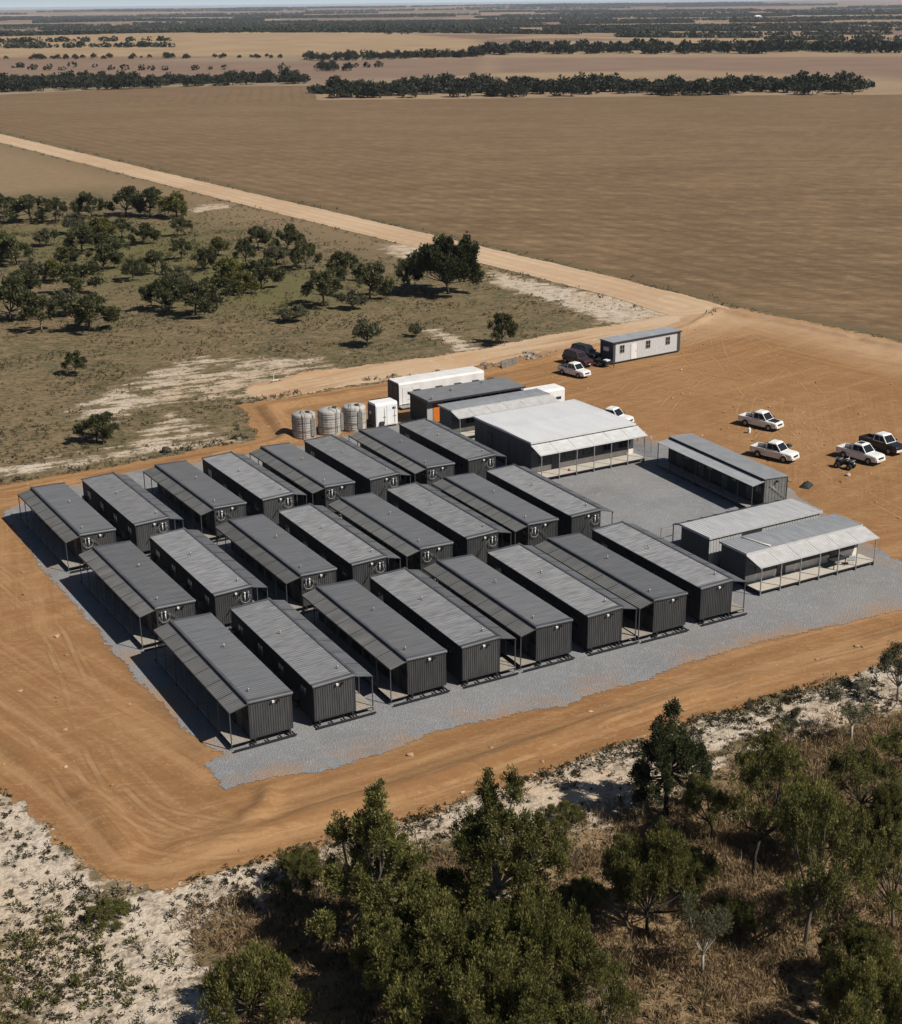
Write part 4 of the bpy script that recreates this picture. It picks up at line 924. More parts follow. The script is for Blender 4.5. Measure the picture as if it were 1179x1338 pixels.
    q = MB(); q.box(2.5, 2.66, -.78, .78, .42, .64); q.build("bumper", bumper or paint, t)
    q = MB(); q.box(2.56, 2.63, -.45, .45, .65, .82); q.build("grille", M['black'], t)
    q = MB(); q.box(2.665, 2.675, -.2, .2, .48, .58); q.build("number_plate", PLATE, t)
    return t
def mid(a, b): p, q = G(*a), G(*b); return ((p[0]+q[0])/2, (p[1]+q[1])/2)
CG = "vehicles parked on the orange pad"
vehicle("pickup_truck", "white double cab pickup with dark bonnet, parked beyond the open tray pickup", "pickup truck", (104.0, 113.0), R_(-74), P_WHITE, bonnet=M['black'], group=CG)
vehicle("pickup_truck", "white open tray pickup parked nearest the slate grey court cabin", "pickup truck", (97.5, 103.6), R_(-72), P_WHITE, group=CG)
vehicle("pickup_truck", "white pickup with a dark sunroof, parked beside the quad bike", "pickup truck", (104.6, 98.6), R_(-80), P_WHITE, sunroof=True, group=CG)
vehicle("pickup_truck", "white roofed pickup with black bonnet and white bumper at the right edge of the photo", "pickup truck", (109.0, 99.9), R_(-85), P_BLACK, roofm=P_WHITE, bumper=P_WHITE, group=CG)
vehicle("pickup_truck", "white pickup half hidden behind the right end of the white roofed hall", "pickup truck", (90.9, 122.9), R_(-66), P_WHITE, group=CG)
vehicle("pickup_truck", "small pickup with white bonnet and dark covered tray beside the two dark wagons", "pickup truck", (99.6, 142.9), R_(-78), P_WHITE, tray='cover', group=CG, sc=.92)
vehicle("wagon", "dark maroon wagon parked between the small pickup and the black wagon", "car", (103.2, 147.4), R_(-84), P_MAROON, style='wagon', group=CG, sc=.98)
vehicle("wagon", "black wagon parked close to the left end of the white site hut", "car", (106.0, 149.6), R_(-80), P_BLACK, style='wagon', group=CG, sc=.98)
# black trailer in front of the black wagon
tr = empty("box_trailer", (105.6, 144.9, .035), R_(-78), "small black trailer at the left end of the white site hut", "trailer")
b = MB(); b.box(-1.1, 1.0, -.7, .7, .45, .52); b.box(-1.1, 1.0, -.7, -.66, .52, .85); b.box(-1.1, 1.0, .66, .7, .52, .85); b.box(-1.1, -1.06, -.66, .66, .52, .85); b.box(.96, 1.0, -.66, .66, .52, .85); b.build("tray", M['black'], tr)
b = MB(); b.tube([(1.0, -.5, .45), (1.9, 0, .42)], .04, 6); b.tube([(1.0, .5, .45), (1.9, 0, .42)], .04, 6); b.tube([(1.75, 0, .03), (1.75, 0, .5)], .03, 6); b.build("drawbar", M['skid'], tr)
for s in (-1, 1): b = MB(); b.tube([(-.2, s*.72, .33), (-.2, s*.90, .33)], .33, 16); o = b.build("wheel", M['black'], tr); q = MB(); q.tube([(-.2, s*.901, .33), (-.2, s*.915, .33)], [.2, .15], 10); q.build("rim", RIM, o)
b = MB(); b.box(.2, .85, -.4, .3, .53, .95); b.build("load_box", M['cap_white'], tr)
# quad bike
qx, qy = G(1104, 612)
qb = empty("quad_bike", (qx, qy, .035), R_(-70), "dark quad bike with pale handlebar trim beside the white pickup with the sunroof", "quad bike")
b = MB(); b.loft([[(x, -w_, z0), (x, -w_, z1), (x, -w_*.6, z1+.08), (x, w_*.6, z1+.08), (x, w_, z1), (x, w_, z0)] for x, w_, z0, z1 in ((-.95, .3, .5, .72), (-.6, .42, .42, .8), (-.1, .2, .4, .74), (.3, .2, .4, .78), (.6, .42, .42, .82), (.95, .3, .5, .74))]); b.build("body", M['black'], qb)
b = MB(); b.loft([[(x, -.16, .78), (x, -.13, z), (x, .13, z), (x, .16, .78)] for x, z in ((-.6, .92), (-.2, .9), (.15, .86))]); b.build("seat", TRAY, qb)
b = MB(); b.tube([(.4, 0, .8), (.32, 0, 1.08)], .03, 6); b.tube([(.2, -.42, 1.12), (.32, -.15, 1.08), (.32, .15, 1.08), (.2, .42, 1.12)], .025, 6); b.build("handlebar", M['cap_white'], qb)
for x in (.62, -.68):
    b = MB(); 
    for y in (-.3, -.1, .1, .3): b.tube([(x-.3, y, .92), (x+.3, y, .92)], .018, 5)
    b.tube([(x-.3, -.35, .92), (x-.3, .35, .92)], .02, 5); b.tube([(x+.3, -.35, .92), (x+.3, .35, .92)], .02, 5); b.build("rack", M['galv'], qb)
    for s in (-1, 1): b = MB(); b.tube([(x, s*.34, .3), (x, s*.36, .3), (x, s*.58, .3), (x, s*.6, .3)], [.25, .3, .3, .25], 14); o = b.build("wheel", M['black'], qb); q = MB(); q.tube([(x, s*.601, .3), (x, s*.61, .3)], [.14, .1], 10); q.build("rim", RIM, o)
b = MB(); b.box(.93, .99, -.12, .12, .62, .74); b.build("headlight", LAMP, qb)

# small items
def lump(r, seed, flat=.6, n=2):
    import bmesh
    bm = bmesh.new(); bmesh.ops.create_icosphere(bm, subdivisions=n, radius=r); rs = random.Random(seed)
    sh = [rs.uniform(0, 6) for _ in range(6)]
    for v in bm.verts:
        k = 1+.22*math.sin(v.co.x/r*2.3+sh[0])*math.sin(v.co.y/r*2.1+sh[1])+.14*math.sin(v.co.z/r*4+sh[2]+v.co.x/r*3)
        v.co *= k; v.co.z = max(v.co.z*flat, -r*flat*.5)+r*flat*.45
    me = bpy.data.meshes.new("lump"); bm.to_mesh(me); bm.free(); return me
def simple(name, me, m_, loc, rz, label, cat, group=None, sc=(1, 1, 1)):
    if m_ and not me.materials: me.materials.append(m_)
    o = link(name, me); o.location = loc; o.rotation_euler.z = rz; o.scale = sc; return tag(o, label, cat, group)
x, y = G(1054, 636)
tb = MB(); rs = random.Random(3); nn = 9; vv = [[(-.8+1.6*i/nn, -.5+1.0*j/nn, (.12+.38*math.sin(math.pi*i/nn)*math.sin(math.pi*j/nn)*rs.uniform(.75, 1.25)) if 0 < i < nn and 0 < j < nn else .0) for j in range(nn+1)] for i in range(nn+1)]
tb.add([p for r_ in vv for p in r_], [(i*(nn+1)+j, (i+1)*(nn+1)+j, (i+1)*(nn+1)+j+1, i*(nn+1)+j+1) for i in range(nn) for j in range(nn)])
simple("tarpaulin_bundle", tb.mesh("tarpaulin_bundle", TRAY), None, (x, y, .035), .5, "black crumpled tarpaulin bundle alone on the orange dirt behind the pale building", "tarpaulin")
def jerrycan(m_, loc, rz, label):
    t = empty("jerry_can", loc, rz, label, "jerry can"); b = MB(); b.loft([[(-.2, -.1, z), (.2, -.1, z), (.2, .1, z), (-.2, .1, z)] if z else [(-.18, -.08, 0), (.18, -.08, 0), (.18, .08, 0), (-.18, .08, 0)] for z in (0, .05, .48)]+[[(-.16, -.08, .56), (.1, -.08, .56), (.1, .08, .56), (-.16, .08, .56)]]); b.build("body", m_, t)
    b = MB(); b.tube([(-.13, 0, .55), (-.1, 0, .64), (.05, 0, .64), (.08, 0, .55)], .022, 6); b.build("handle", m_, t); b = MB(); b.tube([(.15, 0, .5), (.19, 0, .6)], .04, 8); b.build("cap", M['black'], t)
x, y = G(979, 566); jerrycan(M['cap_white'], (x, y, .035), .4, "white jerry can standing on the dirt beside the pickup with the dark bonnet")
x, y = G(744, 621); jerrycan(mat("red_plastic", (.42, .05, .025), .5), (x, y, .065), 1.2, "red jerry can on the gravel in front of the hall deck")
x, y = G(1031, 584); simple("dark_stone", lump(.35, 5), mat("dark_stone", (.05, .045, .04), .9, var=.3), (x, y, .03), 0, "small dark stone on the dirt right of the open tray pickup", "stone")
x, y = G(1108, 622); simple("pale_stone", lump(.3, 6), M['rock'], (x, y, .03), 0, "pale stone on the dirt just below the quad bike", "stone")
x, y = G(218, 591); simple("dark_mound", lump(.55, 8, .8), mat("dark_earth", (.05, .045, .03), .95, var=.3), (x, y, .03), 0, "small dark earth mound on the dirt edge behind the back row of cabins", "mound")
# dark table and white tub on the long deck
dx, dy = 80.9, 77.6
t = empty("outdoor_table", (dx, dy+.2, .505), .1, "dark outdoor table standing on the long pale deck", "table")
b = MB(); b.box(-.8, .8, -.4, .4, .68, .74); b.build("tabletop", M['trim'], t)
for ex in (-.7, .7):
    for ey in (-.32, .32): b = MB(); b.box(ex-.03, ex+.03, ey-.03, ey+.03, 0, .68); b.build("leg", M['trim'], t)
t = empty("tub_chair", (dx+1.3, dy-.1, .505), 2.6, "white tub chair beside the dark table on the long pale deck", "chair")
b = MB(); b.loft([[(-.26, -.25, .40), (.26, -.25, .40), (.26, .25, .40), (-.26, .25, .40)], [(-.28, -.27, .46), (.28, -.27, .46), (.28, .27, .46), (-.28, .27, .46)]]); b.build("seat", M['cap_white'], t)
b = MB(); b.hexa([(-.28, .22, .46), (.28, .22, .46), (.28, .28, .46), (-.28, .28, .46), (-.24, .3, .88), (.24, .3, .88), (.24, .36, .88), (-.24, .36, .88)]); b.build("backrest", M['cap_white'], t)
for ex in (-.22, .22):
    for ey in (-.2, .2): b = MB(); b.tube([(ex*1.1, ey*1.1, 0), (ex, ey, .40)], .02, 6); b.build("leg", M['cap_white'], t)
# wire fence at the right end of the hall
fa, fb = Vector((*G(833, 577), 0)), Vector((*G(860, 599), 0))
fe = empty("wire_fence", (fa.x, fa.y, .05), math.atan2(fb.y-fa.y, fb.x-fa.x), "short wire mesh fence between the hall deck and the slate grey court cabin", "fence"); fl_ = (fb-fa).length
for k in range(4): x = fl_*k/3; p = MB(); p.tube([(x, 0, 0), (x, 0, 1.75)], .035, 7); p.build("post", M['galv'], fe)
p = MB()
for k in range(8): p.tube([(0, 0, .1+k*.23), (fl_, 0, .1+k*.23)], .008, 4)
for k in range(int(fl_/.25)): p.tube([(.12+k*.25, .012, .1), (.12+k*.25, .012, 1.71)], .006, 4)
p.build("wire_mesh", M['galv'], fe)
# upright grey pallets and scrap by the track
def make_pallet():
    m_ = MB()
    for k in range(6): m_.box(-.55+k*.19, -.55+k*.19+.13, -.03, .0, 0, 1.3)
    for z in (.05, .58, 1.15): m_.box(-.57, .55, .002, .08, z, z+.1)
    for k in range(4): m_.box(-.55+k*.3, -.55+k*.3+.12, .082, .11, 0, 1.3)
    return m_.mesh("pallet", M['timber'])
pm = make_pallet()
for i, (px_, py_, rz, lab) in enumerate(((660, 484, .3, "leftmost of the three grey pallets on edge by the sandy track"), (667, 482, .25, "middle of the three grey pallets on edge by the sandy track"), (674, 480, .45, "right hand one of the three grey pallets on edge by the sandy track"))):
    x, y = G(px_, py_); o = link("pallet", pm); o.location = (x, y, .035); o.rotation_euler = (R_(-8), 0, rz); tag(o, lab, "pallet", "grey pallets by the sandy track")
# pole by the lone dark bush
x, y = G(659, 452); p = MB(); p.tube([(0, 0, 0), (0, 0, 2.9)], [.05, .04], 8); p.tube([(0, 0, 2.9), (0, 0, 2.95)], [.06, .02], 8); po = p.build("steel_pole", M['galv']); po.location = (x, y, 0); tag(po, "thin grey steel pole in front of the lone dark bush by the track", "pole")
# dead white branch on the sand left of the track
x, y = G(362, 499); p = MB(); p.tube([(-1.3, 0, .1), (-.4, .1, .25), (.5, 0, .15), (1.4, .2, .08)], [.04, .08, .07, .02], 7); p.tube([(-.4, .1, .25), (-.1, .5, .7), (.2, .6, 1.0)], [.06, .04, .01], 6); p.tube([(.3, 0, .18), (.6, -.5, .4), (.7, -.9, .5)], [.05, .03, .01], 6); p.tube([(-.7, .05, .2), (-1.0, -.4, .55)], [.05, .015], 6)
po = p.build("fallen_branch", mat("bleached_wood", (.5, .47, .42), .8, var=.15)); po.location = (x, y, .03); po.rotation_euler.z = .3; tag(po, "bleached white fallen branch on the sand left of the track", "branch")

# ------------------------------------------------------------------ vegetation
def leaf_mat(name, stops, trans=.25):
    mt = bpy.data.materials.new(name); n, N, L = nodes_of(mt); b = N["Principled BSDF"]
    a = N.new("ShaderNodeAttribute"); a.attribute_name = "tint"; r = N.new("ShaderNodeValToRGB"); L.new(a.outputs["Fac"], r.inputs[0])
    e = r.color_ramp.elements
    while len(e) < len(stops): e.new(.5)
    for q, (p, c) in zip(e, stops): q.position = p; q.color = (*c, 1)
    oi = N.new("ShaderNodeObjectInfo"); hs = N.new("ShaderNodeHueSaturation"); mr = N.new("ShaderNodeMapRange"); L.new(oi.outputs["Random"], mr.inputs[0]); mr.inputs[3].default_value = .8; mr.inputs[4].default_value = 1.2
    L.new(mr.outputs[0], hs.inputs["Value"]); L.new(r.outputs[0], hs.inputs["Color"]); L.new(hs.outputs[0], b.inputs["Base Color"])
    b.inputs["Roughness"].default_value = .6; b.inputs["Specular IOR Level"].default_value = .18
    if trans:
        tr_ = N.new("ShaderNodeBsdfTranslucent"); L.new(hs.outputs[0], tr_.inputs[0]); mx = N.new("ShaderNodeMixShader"); mx.inputs[0].default_value = trans
        L.new(b.outputs[0], mx.inputs[1]); L.new(tr_.outputs[0], mx.inputs[2]); L.new(mx.outputs[0], N["Material Output"].inputs[0])
    return mt
LEAF = leaf_mat("olive_leaves", [(0, (.040, .044, .014)), (.45, (.145, .143, .042)), (.8, (.225, .212, .068)), (1, (.29, .26, .10))], .35)
LEAF_DARK = leaf_mat("dark_leaves", [(0, (.018, .024, .010)), (.5, (.048, .057, .022)), (1, (.10, .11, .042))])
LEAF_GROVE = leaf_mat("grove_leaves", [(0, (.03, .035, .015)), (.5, (.092, .097, .040)), (1, (.18, .172, .075))], .3)
LEAF_GREY = leaf_mat("grey_green_leaves", [(0, (.05, .052, .028)), (.5, (.105, .103, .056)), (1, (.18, .17, .10))])
LEAF_FAR = leaf_mat("distant_leaves", [(0, (.016, .02, .012)), (.5, (.030, .035, .019)), (1, (.055, .06, .032))], 0)
GRASS = leaf_mat("dry_grass_blades", [(0, (.13, .09, .045)), (.45, (.28, .195, .105)), (.8, (.41, .30, .17)), (1, (.52, .40, .25))], .35)
TUFT = leaf_mat("low_scrub_leaves", [(0, (.03, .028, .014)), (.5, (.062, .055, .028)), (.85, (.10, .088, .045)), (1, (.17, .13, .075))], .15)
BARK = mat("grey_bark", (.17, .145, .115), .9, var=.35, vscale=5, stretch=(1, 1, .3))
BARK_DARK = mat("dark_bark", (.05, .042, .034), .9, var=.3, vscale=5)
BARK_PALE = mat("pale_bark", (.36, .32, .27), .85, var=.35, vscale=4, stretch=(1, 1, .4))

def leaves(C, Rt, n, L_, W_, upb, rg, out=None, outw=.5):
    """n leaves round each tuft centre; diamonds pointing up and outward"""
    m_ = len(C)*n; Cc = np.repeat(C, n, 0); rr = np.repeat(Rt, n)
    d = rg.normal(size=(m_, 3)); d /= np.linalg.norm(d, axis=1, keepdims=True)
    pos = Cc+d*(rr*rg.random(m_)**.5)[:, None]*np.array([.85, .85, 1.25 if upb > .6 else .9])
    ax = rg.normal(size=(m_, 3))*.55+d*outw+np.array([0, 0, upb])
    if out is not None: ax += np.repeat(out, n, 0)*.35
    ax /= np.linalg.norm(ax, axis=1, keepdims=True)
    sd = np.cross(ax, rg.normal(size=(m_, 3))); sd /= np.linalg.norm(sd, axis=1, keepdims=True)+1e-9
    ll = (L_*(.6+.8*rg.random(m_)))[:, None]; ww = (W_*(.6+.8*rg.random(m_)))[:, None]
    V = np.stack([pos, pos+ax*ll*.5+sd*ww*.5, pos+ax*ll, pos+ax*ll*.5-sd*ww*.5], 1).reshape(-1, 3)
    F = np.arange(m_*4).reshape(-1, 4)
    tint = np.clip(np.repeat(rg.normal(.45, .16, len(C)), n)+rg.normal(0, .17, m_), 0, 1)
    return V, F, tint
def make_tree(seed, H, R, style, tufts, tr, n, L_, W_, leafm, barkm, upb=.7, trunk=.3, lean=.06, low=0):
    """returns (crown mesh, trunk mesh): trunk, limbs to each lobe, twigs, tufts of leaves through every lobe"""
    rg = np.random.default_rng(seed); rs = random.Random(seed)
    lobes = []
    if style == 'column':       # several upright plumes
        k = rs.randint(30, 34)
        for i in range(k):
            a = i*2.4+rs.uniform(-.5, .5); q = R*math.sqrt((i+.3)/k)*rs.uniform(.75, 1.0); z = H*(.91-.60*(q/R)**1.2+rs.uniform(-.30, .03))
            lobes.append((q*math.cos(a), q*math.sin(a), max(z, .17*H), R*rs.uniform(.11, .20), H*rs.uniform(.06, .12)))
    elif style == 'bush':       # wide, dense to the ground
        k = rs.randint(20, 25)
        for i in range(k):
            a = i*2.4+rs.uniform(-.4, .4); q = R*math.sqrt((i+.4)/k)*rs.uniform(.75, .95); z = H*(.68-.40*(q/R)**2+rs.uniform(-.14, .16))
            lobes.append((q*math.cos(a), q*math.sin(a), max(z, .2*H), R*rs.uniform(.14, .26), H*rs.uniform(.12, .22)))
    elif style == 'open':       # broken, flat topped lobes on visible limbs
        k = rs.randint(11, 14)
        for i in range(k):
            a = i*2.4+rs.uniform(-.5, .5); q = R*math.sqrt((i+.3)/k)*.88; z = H*(.78-.22*(q/R)**2+rs.uniform(-.24, .12))
            lobes.append((q*math.cos(a), q*math.sin(a), z, R*rs.uniform(.18, .34), H*rs.uniform(.08, .15)))
    elif style == 'clump':      # ragged, leafy almost to the ground
        k = rs.randint(13, 17)
        for i in range(k):
            a = i*2.4+rs.uniform(-.6, .6); q = R*math.sqrt((i+.2)/k)*rs.uniform(.7, .95); z = H*(.74-.40*(q/R)**2+rs.uniform(-.26, .12))
            lobes.append((q*math.cos(a), q*math.sin(a), max(z, .22*H), R*rs.uniform(.15, .30), H*rs.uniform(.09, .18)))
    else:                       # sparse
        k = rs.randint(6, 8)
        for i in range(k):
            a = i*2.4+rs.uniform(-.5, .5); q = R*rs.uniform(.3, .9); z = H*rs.uniform(.5, .9)
            lobes.append((q*math.cos(a), q*math.sin(a), z, R*rs.uniform(.18, .3), H*rs.uniform(.09, .14)))
    lx, ly = rs.uniform(-lean, lean)*H, rs.uniform(-lean, lean)*H
    T = MB(); r0 = .015*H+.03; fork = Vector((lx*.5, ly*.5, H*trunk))
    T.tube([(0, 0, -.1), (lx*.15+.02*H*rs.uniform(-1, 1), ly*.15, H*trunk*.5), fork], [r0*1.25, r0, r0*.8], 9)
    wts = np.array([l[3]**2*l[4] for l in lobes])**.75; wts /= wts.sum(); Cs = []; Rs = []; Os = []
    for li, (x, y, z, a, c) in enumerate(lobes):
        x += lx; y += ly; e = Vector((x, y, z-.25*c)); md = fork.lerp(e, .5)+Vector((rs.uniform(-.05, .05)*H, rs.uniform(-.05, .05)*H, -.03*H if style != 'column' else -.05*H))
        T.tube([fork-Vector((0, 0, .05*H*rs.random())), md, e], [r0*.55, r0*.36, r0*.16], 6, caps=False)
        m_ = max(3, int(tufts*wts[li])); d = rg.normal(size=(m_, 3)); d /= np.linalg.norm(d, axis=1, keepdims=True)
        q = rg.random(m_)**.42; c_ = np.array([x, y, z])+d*q[:, None]*np.array([a, a, c])*(1+.18*rg.normal(size=(m_, 1)))
        c_[:, 2] = np.maximum(c_[:, 2], .08*H if style in ('bush', 'clump') else .2*H)
        Cs.append(c_); Rs.append(np.full(m_, tr)*(.7+.6*rg.random(m_))); Os.append(d)
        for j in range(min(m_, 4 if tufts > 80 else 2)):
            p = Vector(c_[j]); T.tube([e, e.lerp(p, .5)+Vector((0, 0, -.05)), p], [r0*.16, r0*.1, r0*.04], 4, caps=False)
    C = np.concatenate(Cs); V, F, tint = leaves(C, np.concatenate(Rs), n, L_, W_, upb, rg, np.concatenate(Os))
    crown = mesh_np("crown", V, F, [leafm], {"tint": ('FACE', tint)})
    return crown, T.mesh("trunk", barkm), H, R
V_ = {}
V_['tallA'] = make_tree(11, 10.5, 3.0, 'column', 700, .28, 88, .15, .065, LEAF, BARK, .9, .32)
V_['tallB'] = make_tree(12, 10.0, 3.4, 'column', 740, .28, 88, .15, .065, LEAF, BARK_PALE, 1.0, .3)
V_['darkgum'] = make_tree(13, 7.5, 2.6, 'column', 380, .28, 90, .14, .07, LEAF_DARK, BARK_DARK, .7, .38)
V_['bushA'] = make_tree(14, 6.2, 4.0, 'bush', 760, .28, 80, .15, .06, LEAF, BARK, 1.1, .2)
V_['bushB'] = make_tree(15, 5.2, 3.4, 'bush', 640, .28, 80, .15, .06, LEAF, BARK_DARK, 1.1, .2)
V_['openA'] = make_tree(16, 6.5, 3.0, 'open', 300, .26, 60, .15, .06, LEAF, BARK_DARK, .4, .3, .1)
V_['openB'] = make_tree(17, 6.0, 3.2, 'open', 290, .26, 60, .15, .06, LEAF, BARK, .4, .26, .1)
V_['sparse'] = make_tree(18, 4.6, 2.3, 'sparse', 130, .32, 34, .18, .05, LEAF_GREY, BARK_PALE, .3, .3, .1)
V_['sparseB'] = make_tree(19, 4.2, 1.9, 'sparse', 120, .34, 40, .20, .06, LEAF_GREY, BARK, .4, .3, .1)
V_['lowbush'] = make_tree(20, 2.2, 2.6, 'bush', 330, .24, 60, .13, .05, LEAF, BARK_DARK, 1.0, .2)
def bare_shrub(seed):
    rs = random.Random(seed); T = MB()
    def br(p, d, l, r, n):
        e = p+d*l; T.tube([p, p.lerp(e, .5)+Vector((rs.uniform(-.1, .1), rs.uniform(-.1, .1), 0))*l, e], [r, r*.75, r*.5], 5, caps=False)
        if n:
            for k in range(rs.randint(2, 4)): br(p.lerp(e, rs.uniform(.5, 1)), (d+Vector((rs.uniform(-.8, .8), rs.uniform(-.8, .8), rs.uniform(-.1, .5)))).normalized(), l*rs.uniform(.5, .75), r*.5, n-1)
    for k in range(4): br(Vector((0, 0, 0)), Vector((rs.uniform(-.6, .6), rs.uniform(-.6, .6), 1)).normalized(), .9, .035, 3)
    return T.mesh("branches", BARK)
used_tree = {}
def plant(name, var, base, top=None, width=None, rz=None, label=None, group=None, cat="tree", ps=None, zmul=1.0):
    crown, trunk, H, R = V_[var]; x, y = G(*base); rs = random.Random(int(base[0]*31+base[1]))
    hs_ = (height_at(base, top)/H if top is not None else 1)*zmul; ws = (width*px_size(base)/2/R) if width else hs_
    z = float(terrain(x, y))
    t = empty(name, (x, y, z), rs.uniform(0, 6.28) if rz is None else rz, label, cat, group, (ws, ws, hs_))
    link("trunk", trunk, t); link("crown", crown, t)
    return t
FG = "trees in the foreground bush"
for args in (
    ("gum_tree", 'tallA', (486, 1232), 1004, 165, .3, "tall upright olive tree left of the foreground thicket, its top over the orange dirt"),
    ("gum_tree", 'tallB', (645, 1226), 998, 190, 1.9, "tallest broad olive tree at the middle of the foreground, overlapping the orange track"),
    ("bushy_tree", 'bushA', (600, 1352), 1172, 240, .7, "dense bushy olive tree at the bottom centre, below the two tall plumed trees"),
    ("bushy_tree", 'bushB', (700, 1312), 1158, 165, 2.2, "dense bushy tree right of the bottom centre thicket, beside the dry grass"),
    ("bushy_tree", 'bushB', (540, 1312), 1160, 165, 4.0, "dense bushy tree on the left flank of the bottom centre thicket, over a black shadow"),
    ("bushy_tree", 'bushA', (690, 1440), 1275, 230, 5.1, "bushy olive tree cut off by the bottom edge right of centre"),
    ("gum_tree", 'darkgum', (870, 1064), 905, 112, 1.1, "dark blackish green tree with a leaning dark trunk, standing against the orange track"),
    ("gum_tree", 'openA', (985, 1146), 942, 118, 2.6, "tall loose olive tree with a pale trunk, right of the blackish green tree"),
    ("gum_tree", 'openB', (1052, 1232), 1022, 140, .2, "spreading olive tree with a thin dark trunk in the right foreground"),
    ("gum_tree", 'openA', (1122, 1080), 975, 100, 4.2, "small olive tree on dry grass near the right edge, above the spreading tree"),
    ("bushy_tree", 'bushB', (845, 1216), 1072, 140, 3.3, "round bushy tree in dry grass below the blackish green tree"),
    ("gum_tree", 'sparse', (918, 1276), 1166, 92, 0.5, "small sparse grey green tree with bare twigs on open dry grass"),
    ("gum_tree", 'openB', (1166, 1215), 1070, 110, 3.9, "olive tree with forked bare stems at the right edge of the photo"),
    ("bushy_tree", 'bushA', (1130, 1390), 1232, 150, 1.4, "dark bushy tree in the bottom right corner"),
    ("gum_tree", 'sparseB', (1172, 916), 846, 64, 2.0, "thin sparse tree at the right edge beside the orange track"),
    ("gum_tree", 'sparse', (1112, 968), 896, 78, 4.4, "small loose grey green tree on the pale sand left of the right edge"),
    ("gum_tree", 'sparseB', (1030, 972), 925, 36, 1.2, "slim little tree on the pale sand behind the tall loose olive tree"),
    ("bushy_tree", 'lowbush', (330, 1330), 1252, 150, 0.9, "low dark green shrub in dry grass at the bottom left"),
    ("bushy_tree", 'openB', (795, 1385), 1245, 110, 2.9, "open olive shrub tree at the bottom edge right of the thicket"),
    ("bushy_tree", 'lowbush', (140, 1204), 1180, 66, 0.2, "small lone green shrub on the white sand near the corner of the orange pad"),
    ("bushy_tree", 'openA', (930, 1100), 1010, 90, 5.5, "low olive tree at the foot of the blackish green tree, to its right"),
    ("bushy_tree", 'bushB', (1060, 1130), 1010, 95, 0.4, "leafy tree filling the gap between the loose olive tree and the small right edge tree"),
    ("bushy_tree", 'lowbush', (960, 1215), 1178, 80, 2.4, "low shrub in shade left of the spreading tree's trunk"),
    ("bushy_tree", 'bushA', (1120, 1305), 1200, 120, 2.7, "broad bushy tree below the spreading tree, above the bottom right corner"),
    ("bushy_tree", 'bushB', (1160, 1110), 1030, 90, 5.2, "bushy tree at the right edge above the forked stem tree"),
    ("bushy_tree", 'lowbush', (900, 1150), 1108, 90, 3.1, "low olive shrub directly below the blackish green tree's shadow"),
    ("bushy_tree", 'openA', (1180, 1010), 930, 80, 0.8, "open olive tree at the right edge, just below the bare twiggy shrub"),
    ("bushy_tree", 'lowbush', (760, 1180), 1148, 70, 4.6, "low olive shrub in dry grass between the thicket and the round bushy tree"),
    ("bushy_tree", 'lowbush', (735, 1075), 1050, 60, 5.9, "low dark shrub on the pale sand right of the tallest foreground tree"),
    ("bushy_tree", 'bushB', (395, 1160), 1108, 80, 1.9, "dark shrub in shadow left of the tall upright olive tree"),
    ("bushy_tree", 'bushB', (655, 1252), 1166, 120, 2.5, "leafy shrub hiding the trunk of the tallest broad olive tree"),
    ("bushy_tree", 'lowbush', (1020, 1010), 985, 70, 1.7, "low shrub on the sand edge behind the loose olive tree")):
    nm, var, base, top, wd, rz, lab = args
    plant(nm, var, base, top, wd, rz, lab, FG)
for (px_, py_, lab) in ((750, 1128, "bare twiggy shrub in dry grass right of the tallest foreground tree"), (1160, 930, "bare twiggy shrub below the thin sparse tree at the right edge"), (755, 1330, "bare twiggy shrub at the bottom edge beside the thicket")):
    x, y = G(px_, py_); o = link("bare_shrub", bare_shrub(px_)); o.location = (x, y, 0); tag(o, lab, "shrub")

